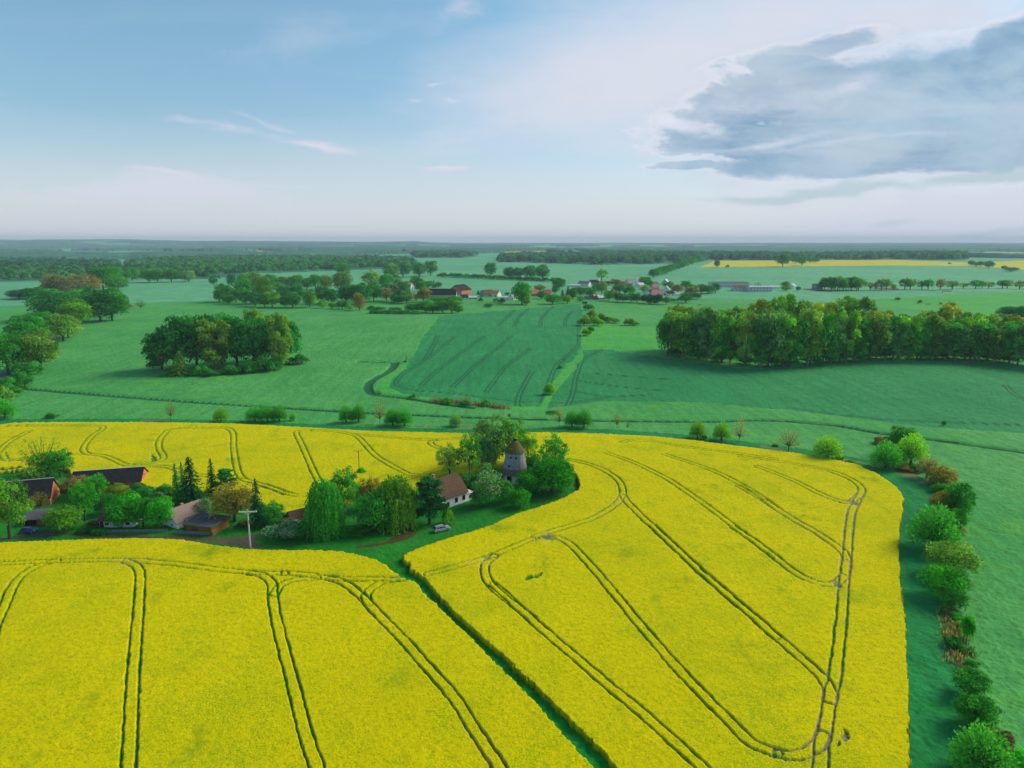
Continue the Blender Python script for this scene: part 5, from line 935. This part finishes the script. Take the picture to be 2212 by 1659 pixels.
# poles
def pole(name, label, u, v, h, arm, wood, kind):
    p = at(u, v); r_ = empty(name, p, R(6)); tag(r_, label, 'utility pole'); mt = B['polewood' if wood else 'conc']
    m = MB(); m.lathe([(.24 if not wood else .13, -.3), (.13 if not wood else .09, h)], 10); m.build('post', [mt], r_)
    m = MB()
    if kind == 'T':
        m.box(-arm/2, arm/2, -.12, .12, h-.05, h+.22); m.tube([(-.9, 0, h-.02), (0, 0, h-.75)], .06); m.tube([(.9, 0, h-.02), (0, 0, h-.75)], .06)
    else: m.tube([(-arm/2, 0, h-.1), (-arm*.3, 0, h-.45), (0, 0, h-.6), (arm*.3, 0, h-.45), (arm/2, 0, h-.1)], .05)
    cr = m.build('crossarm', [mt], r_)
    for x in (-arm/2+.12, 0 if kind == 'T' else 0, arm/2-.12):
        m = MB(); z = h+.2 if kind == 'T' else (h-.1 if x else h-.02); m.lathe([(.05, z), (.10, z+.08), (.06, z+.16), (.10, z+.24), (.04, z+.32)], 8, cx=x); m.build('insulator', [B['conc' if not wood else 'dark']], cr)
    if kind == 'T': m = MB(); m.box(.2, .45, -.15, .15, h*.72, h*.72+.7); m.build('junction_box', [B['polewood']], r_)
pole('utility_pole', 'pale concrete T-shaped pole standing at the lane before the gardens', 611.7, 1339.6, 9.6, 4.3, False, 'T'); pole('utility_pole', 'thin brown wooden pole standing alone in the yellow crop', 877.5, 1161, 8.6, 2.6, True, 'Y')
pole('utility_pole', 'thin pale pole in front of the avenue at the far right', 2378, 716, 17, 1.2, False, 'Y')

# cars
def car(name, label, u, v, yaw, paint, L=4.6, Wd=1.85, H=1.68):
    p = at(u, v); r_ = empty(name, p, yaw); tag(r_, label, 'car')
    k = L/4.6; hh = H/1.68
    low = [(-2.28, .42), (-2.3, .75), (-2.22, 1.0), (-1.9, 1.06), (1.0, 1.04), (1.9, .98), (2.22, .80), (2.3, .55), (2.22, .30), (-2.2, .30)]
    cab = [(-2.12, 1.0), (-1.85, 1.45), (-1.55, 1.62), (.1, 1.66), (.45, 1.60), (1.25, 1.03)]
    def ext(pr, w0, w1, mb, mi=0):
        n_ = len(pr); vs = []
        zs = [z for _, z in pr]; zl, zh = min(zs), max(zs)
        for s_ in (-1, 1):
            for x, z in pr: t = (z-zl)/(zh-zl); vs.append((x*k, s_*(w0+(w1-w0)*t)/2, z*hh))
        mb.add(vs, [tuple(range(n_)), tuple(range(2*n_-1, n_-1, -1))]+[(i, i+n_, (i+1) % n_+n_, (i+1) % n_) for i in range(n_)], mi)
    m = MB(); ext(low, Wd*1.0, Wd*.97, m); bd = m.build('body', [B[paint]], r_, bevel=.06)
    m = MB(); ext(cab, Wd*.93, Wd*.72, m); m.build('cabin', [B[paint]], r_, bevel=.05)
    def quad(mb, pts, t=.012): mb.slab(pts, t)
    for s_ in (-1, 1):
        for x0, x1, x2, x3 in ((-1.85, -1.05, -1.0, -1.6), (-.95, .0, .0, -.92), (.08, 1.05, .35, .08)):
            yb = (Wd*.93/2-.01)*s_; yt = (Wd*.75/2)*s_; pts = [(x0*k, yb+.012*s_, 1.08*hh), (x1*k, yb+.012*s_, 1.08*hh), (x2*k, yt+.03*s_, 1.54*hh), (x3*k, yt+.03*s_, 1.54*hh)]
            m = MB(); quad(m, pts if s_ < 0 else pts[::-1]); m.build('side_window', [B['glass']], r_)
    m = MB(); m.slab([(1.30*k, -.78, 1.06*hh), (1.30*k, .78, 1.06*hh), (.50*k, .62, 1.61*hh), (.50*k, -.62, 1.61*hh)], .02); m.build('windscreen', [B['glass']], r_)
    m = MB(); m.slab([(-2.17*k, .78, 1.02*hh), (-2.17*k, -.78, 1.02*hh), (-1.86*k, -.64, 1.50*hh), (-1.86*k, .64, 1.50*hh)], .02); m.build('rear_window', [B['glass']], r_)
    for x in (-1.38, 1.40):
        for s_ in (-1, 1):
            m = MB(); m.tube([(x*k, s_*(Wd/2-.20), .36), (x*k, s_*(Wd/2+.02), .36)], .36, 18); w = m.build('wheel', [B['tyre']], r_)
            m = MB(); m.tube([(x*k, s_*(Wd/2-.05), .36), (x*k, s_*(Wd/2+.035), .36)], .22, 12); m.build('rim', [B['rim']], w)
    for s_ in (-1, 1):
        m = MB(); m.box(2.16*k, 2.29*k, s_*.72-.17, s_*.72+.17, .66*hh, .80*hh); m.build('headlight', [B['lamp']], r_)
        m = MB(); m.box(-2.32*k, -2.2*k, s_*.76-.13, s_*.76+.13, .74*hh, .95*hh); m.build('tail_light', [B['tail']], r_)
        m = MB(); m.box(.95*k, 1.12*k, s_*(Wd/2+.02)-.09, s_*(Wd/2+.02)+.09, 1.05*hh, 1.18*hh); m.build('side_mirror', [B[paint]], r_)
    m = MB(); m.box(-1.5*k, .1*k, .55, .60, 1.66*hh, 1.71*hh); m.box(-1.5*k, .1*k, -.60, -.55, 1.66*hh, 1.71*hh); m.build('roof_rails', [B['dark']], r_)
car('parked_car', 'silver estate car parked on the grass by the dark pine', 1078, 1296, R(31), 'paint')
car('parked_car', 'blue car half hidden beside the lime tree and grey shed', 71, 1300, R(4), 'blue', 3.9, 1.7, 1.45)

# village buildings: (sheet, x, y, length px, depth m, wall m, roof m, yaw, wall, roof, label)
vb = [('V8', 985, 478, 390, 16, 4.0, 8.5, 0, 'cream', 'slate', 'long barn with black hipped roof in the village', .35, 'barn'), ('V8', 1230, 440, 120, 22, 7, 8.5, 62, 'brick', 'slate', 'tall orange gabled building behind the long black barn', .3, 'house'), ('V8', 1215, 445, 90, 8, 3, 2, 0, 'cream', 'pinkroof', 'low red-roofed link between the two big village barns', 0, 'outbuilding'),
      ('V8', 1285, 508, 90, 10, 3, 4, 20, 'white', 'slate', 'small dark-roofed white house right of the long black barn', 0, 'house'), ('V8', 505, 405, 150, 16, 9, 7, -8, 'white', 'red', 'manor house with red hipped roof among the park trees', .5, 'manor house'), ('V8', 425, 470, 60, 8, 4, 3, 0, 'white', 'greyroof', 'small white outbuilding below the manor', 0, 'outbuilding'),
      ('V8', 1590, 466, 130, 12, 4, 6, 35, 'grey', 'thatch', 'grey house with dark gable roof in the open part of the village', .0, 'house'), ('V8', 1710, 466, 110, 12, 4, 5, -25, 'white', 'red', 'white house with light red roof next to the grey house', .2, 'house'), ('V8', 1840, 502, 130, 6, 3, 1, 0, 'white', 'hall', 'low white flat building before the large round tree', 0, 'outbuilding'), ('V8', 1945, 512, 60, 8, 4, 4, 60, 'white', 'hall', 'small white gable touching the large round tree', 0, 'house'),
      ('V8', 1400, 500, 120, 8, 2.5, 1.5, 5, 'grey', 'hall', 'cluster of pale sheds right of the small dark-roofed house', 0, 'shed'), ('Z1', 250, 368, 75, 12, 4, 6, 10, 'brick', 'red', 'long red roof right of the large round tree', .0, 'house'), ('Z1', 385, 372, 85, 12, 4, 6, -10, 'brick', 'red', 'second red roof from the large round tree', .2, 'house'), ('Z1', 615, 402, 30, 8, 4, 4, 60, 'brick', 'red', 'small orange gable among conifers', 0, 'house'),
      ('Z1', 790, 262, 110, 18, 5, 4, -20, 'hall', 'greyroof', 'pale farm hall at the far side of the village', 0, 'farm hall'), ('Z1', 890, 245, 90, 14, 5, 4, 5, 'grey', 'slate', 'dark long farm hall behind the village', 0, 'farm hall'), ('Z1', 680, 268, 120, 10, 3, 1, 0, 'hall', 'hall', 'low white hall at the left of the farm halls', 0, 'farm hall'), ('Z1', 1000, 250, 110, 12, 4, 3, 0, 'grey', 'slate', 'dark low stable right of the white silo', 0, 'stable'), ('Z1', 1190, 250, 120, 14, 4, 3, 0, 'grey', 'thatch', 'brown-roofed stable in the middle of the farm halls', 0, 'stable'),
      ('Z1', 1270, 225, 60, 10, 4, 4, 30, 'white', 'pink', 'pale house at the back of the village', 0, 'house'), ('Z1', 1350, 220, 50, 10, 5, 5, 60, 'white', 'pink', 'pale gabled house at the highest back corner of the village', 0, 'house'), ('Z1', 1390, 272, 70, 12, 4, 4, 40, 'white', 'hall', 'white house left of the village centre trees', 0, 'house'), ('Z1', 830, 405, 80, 10, 3, 1.5, 0, 'grey', 'slate', 'low dark shed at the front edge of the village', 0, 'shed'), ('Z1', 955, 405, 80, 10, 3, 4, 30, 'grey', 'hall', 'grey house at the front edge of the village', 0, 'house'),
      ('Z1', 885, 402, 26, 7, 4, 3, 60, 'brick', 'red', 'narrow orange gable between the dark shed and grey house', 0, 'house'), ('Z1', 1098, 345, 30, 8, 4, 4, 50, 'brick', 'red', 'small orange house half hidden in village trees', 0, 'house'), ('Z1', 1550, 302, 60, 12, 5, 5, 5, 'cream', 'pinkroof', 'rose-roofed house behind the big pink roof', .2, 'house'), ('Z1', 1555, 358, 90, 14, 3, 6, 0, 'white', 'pinkroof', 'house with the big pink hipped roof', .6, 'house'), ('Z1', 1620, 356, 60, 9, 3, 3, 0, 'white', 'red', 'low orange roof right of the big pink roof', 0, 'house'),
      ('Z1', 1490, 352, 70, 10, 4, 4, 50, 'white', 'slate', 'white house left of the big pink roof', 0, 'house'), ('Z1', 1675, 322, 50, 10, 4, 6, 75, 'white', 'hall', 'steep white gable right of the pink roofs', 0, 'house'), ('Z1', 1710, 360, 80, 10, 3, 3.5, 10, 'white', 'slate', 'white house with black roof right of the orange roof', 0, 'house'), ('Z1', 1665, 240, 40, 10, 4, 6, 65, 'cream', 'hall', 'single cream gable before the teal field', 0, 'house'), ('Z1', 1550, 262, 50, 10, 4, 4, 30, 'white', 'greyroof', 'blue grey roofed house behind the rose-roofed one', 0, 'house'),
      ('Z1', 1790, 310, 90, 12, 4, 5, 0, 'brick', 'red', 'reddish roof among the tan trees', .2, 'house'), ('Z1', 1810, 358, 70, 8, 2.5, 1.5, 0, 'white', 'hall', 'low white shed at the right front of the village', 0, 'shed'), ('Z1', 1395, 300, 30, 8, 4, 4, 20, 'white', 'red', 'small red-roofed house left of the pale round tree', 0, 'house'),
      ('N2', 465, 558, 500, 26, 7, 2, 0, 'hall', 'greyroof', 'long white warehouse hall with flat grey roof', 0, 'warehouse'), ('N2', 610, 612, 180, 20, 5, 4, 0, 'hall', 'thatch', 'low brown arched stable before the warehouse', .1, 'stable'), ('N2', 870, 620, 300, 14, 8, 1, 0, 'hall', 'hall', 'long pale two-storey building with dark window openings', 0, 'stable'), ('N2', 1070, 585, 110, 14, 4, 1.5, 0, 'white', 'hall', 'low white tunnel shed right of the two-storey building', 0, 'shed'),
      ('N2', 1310, 575, 60, 10, 4, 4, 45, 'white', 'hall', 'small white house on the far meadow edge', 0, 'house'), ('N2', 1660, 596, 90, 16, 9, 1, 0, 'grey', 'slate', 'dark square hall at the left end of the avenue', 0, 'farm hall'), ('N2', 840, 545, 60, 8, 3, 2, 0, 'white', 'pink', 'tiny pale house behind the two-storey building', 0, 'house')]
for sh, x, y, Lp, dm, hw, dh, yw, wl, rf_, lab, hip, cat in vb:
    x0, y0, s = SH[sh]; u, v = x0+x/s, y0+y/s; p = at(u, v); k = mpp(u, v); L = Lp/s*k/max(math.cos(R(yw)), .45); win = []; L *= 1.0
    nW = max(1, int(L/4.5)) if L < 40 else int(L/6)
    if cat in ('house', 'manor house', 'stable', 'warehouse'):
        for i in range(nW):
            q = -L/2+L*(i+.5)/nW
            win.append(('F', q, 1.0, 1.3, 1.4, wl if wl != 'brick' else 'white'))
            if 'two-storey' in lab or cat == 'manor house': win.append(('F', q, 4.4, 1.8, 1.4, wl))
        if abs(yw) > 15 and hw >= 3.5: win.append(('L' if yw > 0 else 'R', 0, hw+.6, 1.1, 1.2, 'white'))
    p.y += dm*.5
    house(cat.replace(' ', '_') if cat != 'house' else 'village_house', lab, p, R(yw), L, dm, hw*.9, dh*.9, wl, rf_, cat=cat, hip=hip, windows=win, chim=(L*.2, .3, 1.0, 'brick') if cat == 'house' and L < 30 else None, doors=[('F', L*.5/max(nW, 1), 0, 1.3, 2.2, 'wood', 'dark')] if cat in ('house', 'barn', 'manor house') and L > 6 else (), group='village buildings')
# ruined brick tower beside the manor, silo
p = at(900+328/5.53, 640+460/5.53); tw = empty('brick_tower', (p.x, p.y+3, p.z)); tag(tw, 'square orange brick tower with two openings left of the manor', 'tower'); m = MB(); m.box(-4.5, 4.5, -4.5, 4.5, -.5, 15.5); m.build('wall', [B['brick']], tw)
m = MB(); m.slab([(-4.9, -4.9, 16), (4.9, -4.9, 16), (4.9, 4.9, 16.6), (-4.9, 4.9, 16.6)], .6); m.build('roof', [B['greyroof']], tw)
for q in (-1.8, 1.8): m = MB(); m.box(q-.8, q+.8, -4.56, -4.5, 11.5, 14.5); m.build('window', [B['dark']], tw)
p = at(1250+925/4.424, 640+243/4.424); si = empty('silo', p); tag(si, 'white round silo among the farm halls', 'silo'); m = MB(); m.lathe([(3.2, -.5), (3.2, 10), (3.3, 10.05)], 20); m.build('wall', [B['white']], si); m = MB(); m.lathe([(3.35, 10), (.4, 11.6)], 20); m.build('roof', [B['hall']], si)

# ------------------------------------------------------------------ haze
m, o = mat('haze_air'); pv = E.nt.nodes.new('ShaderNodeVolumePrincipled'); pv.inputs['Color'].default_value = (.66, .84, 1.0, 1); pv.inputs['Density'].default_value = HAZE; pv.inputs['Anisotropy'].default_value = .0
E.nt.links.new(pv.outputs[0], o.inputs['Volume'])
b = MB(); b.box(-17500, 17500, -17500, 17500, -12, 150); hz = b.build('haze', [m]); tag(hz, 'thin bluish haze over the whole plain', 'haze', kind='stuff')
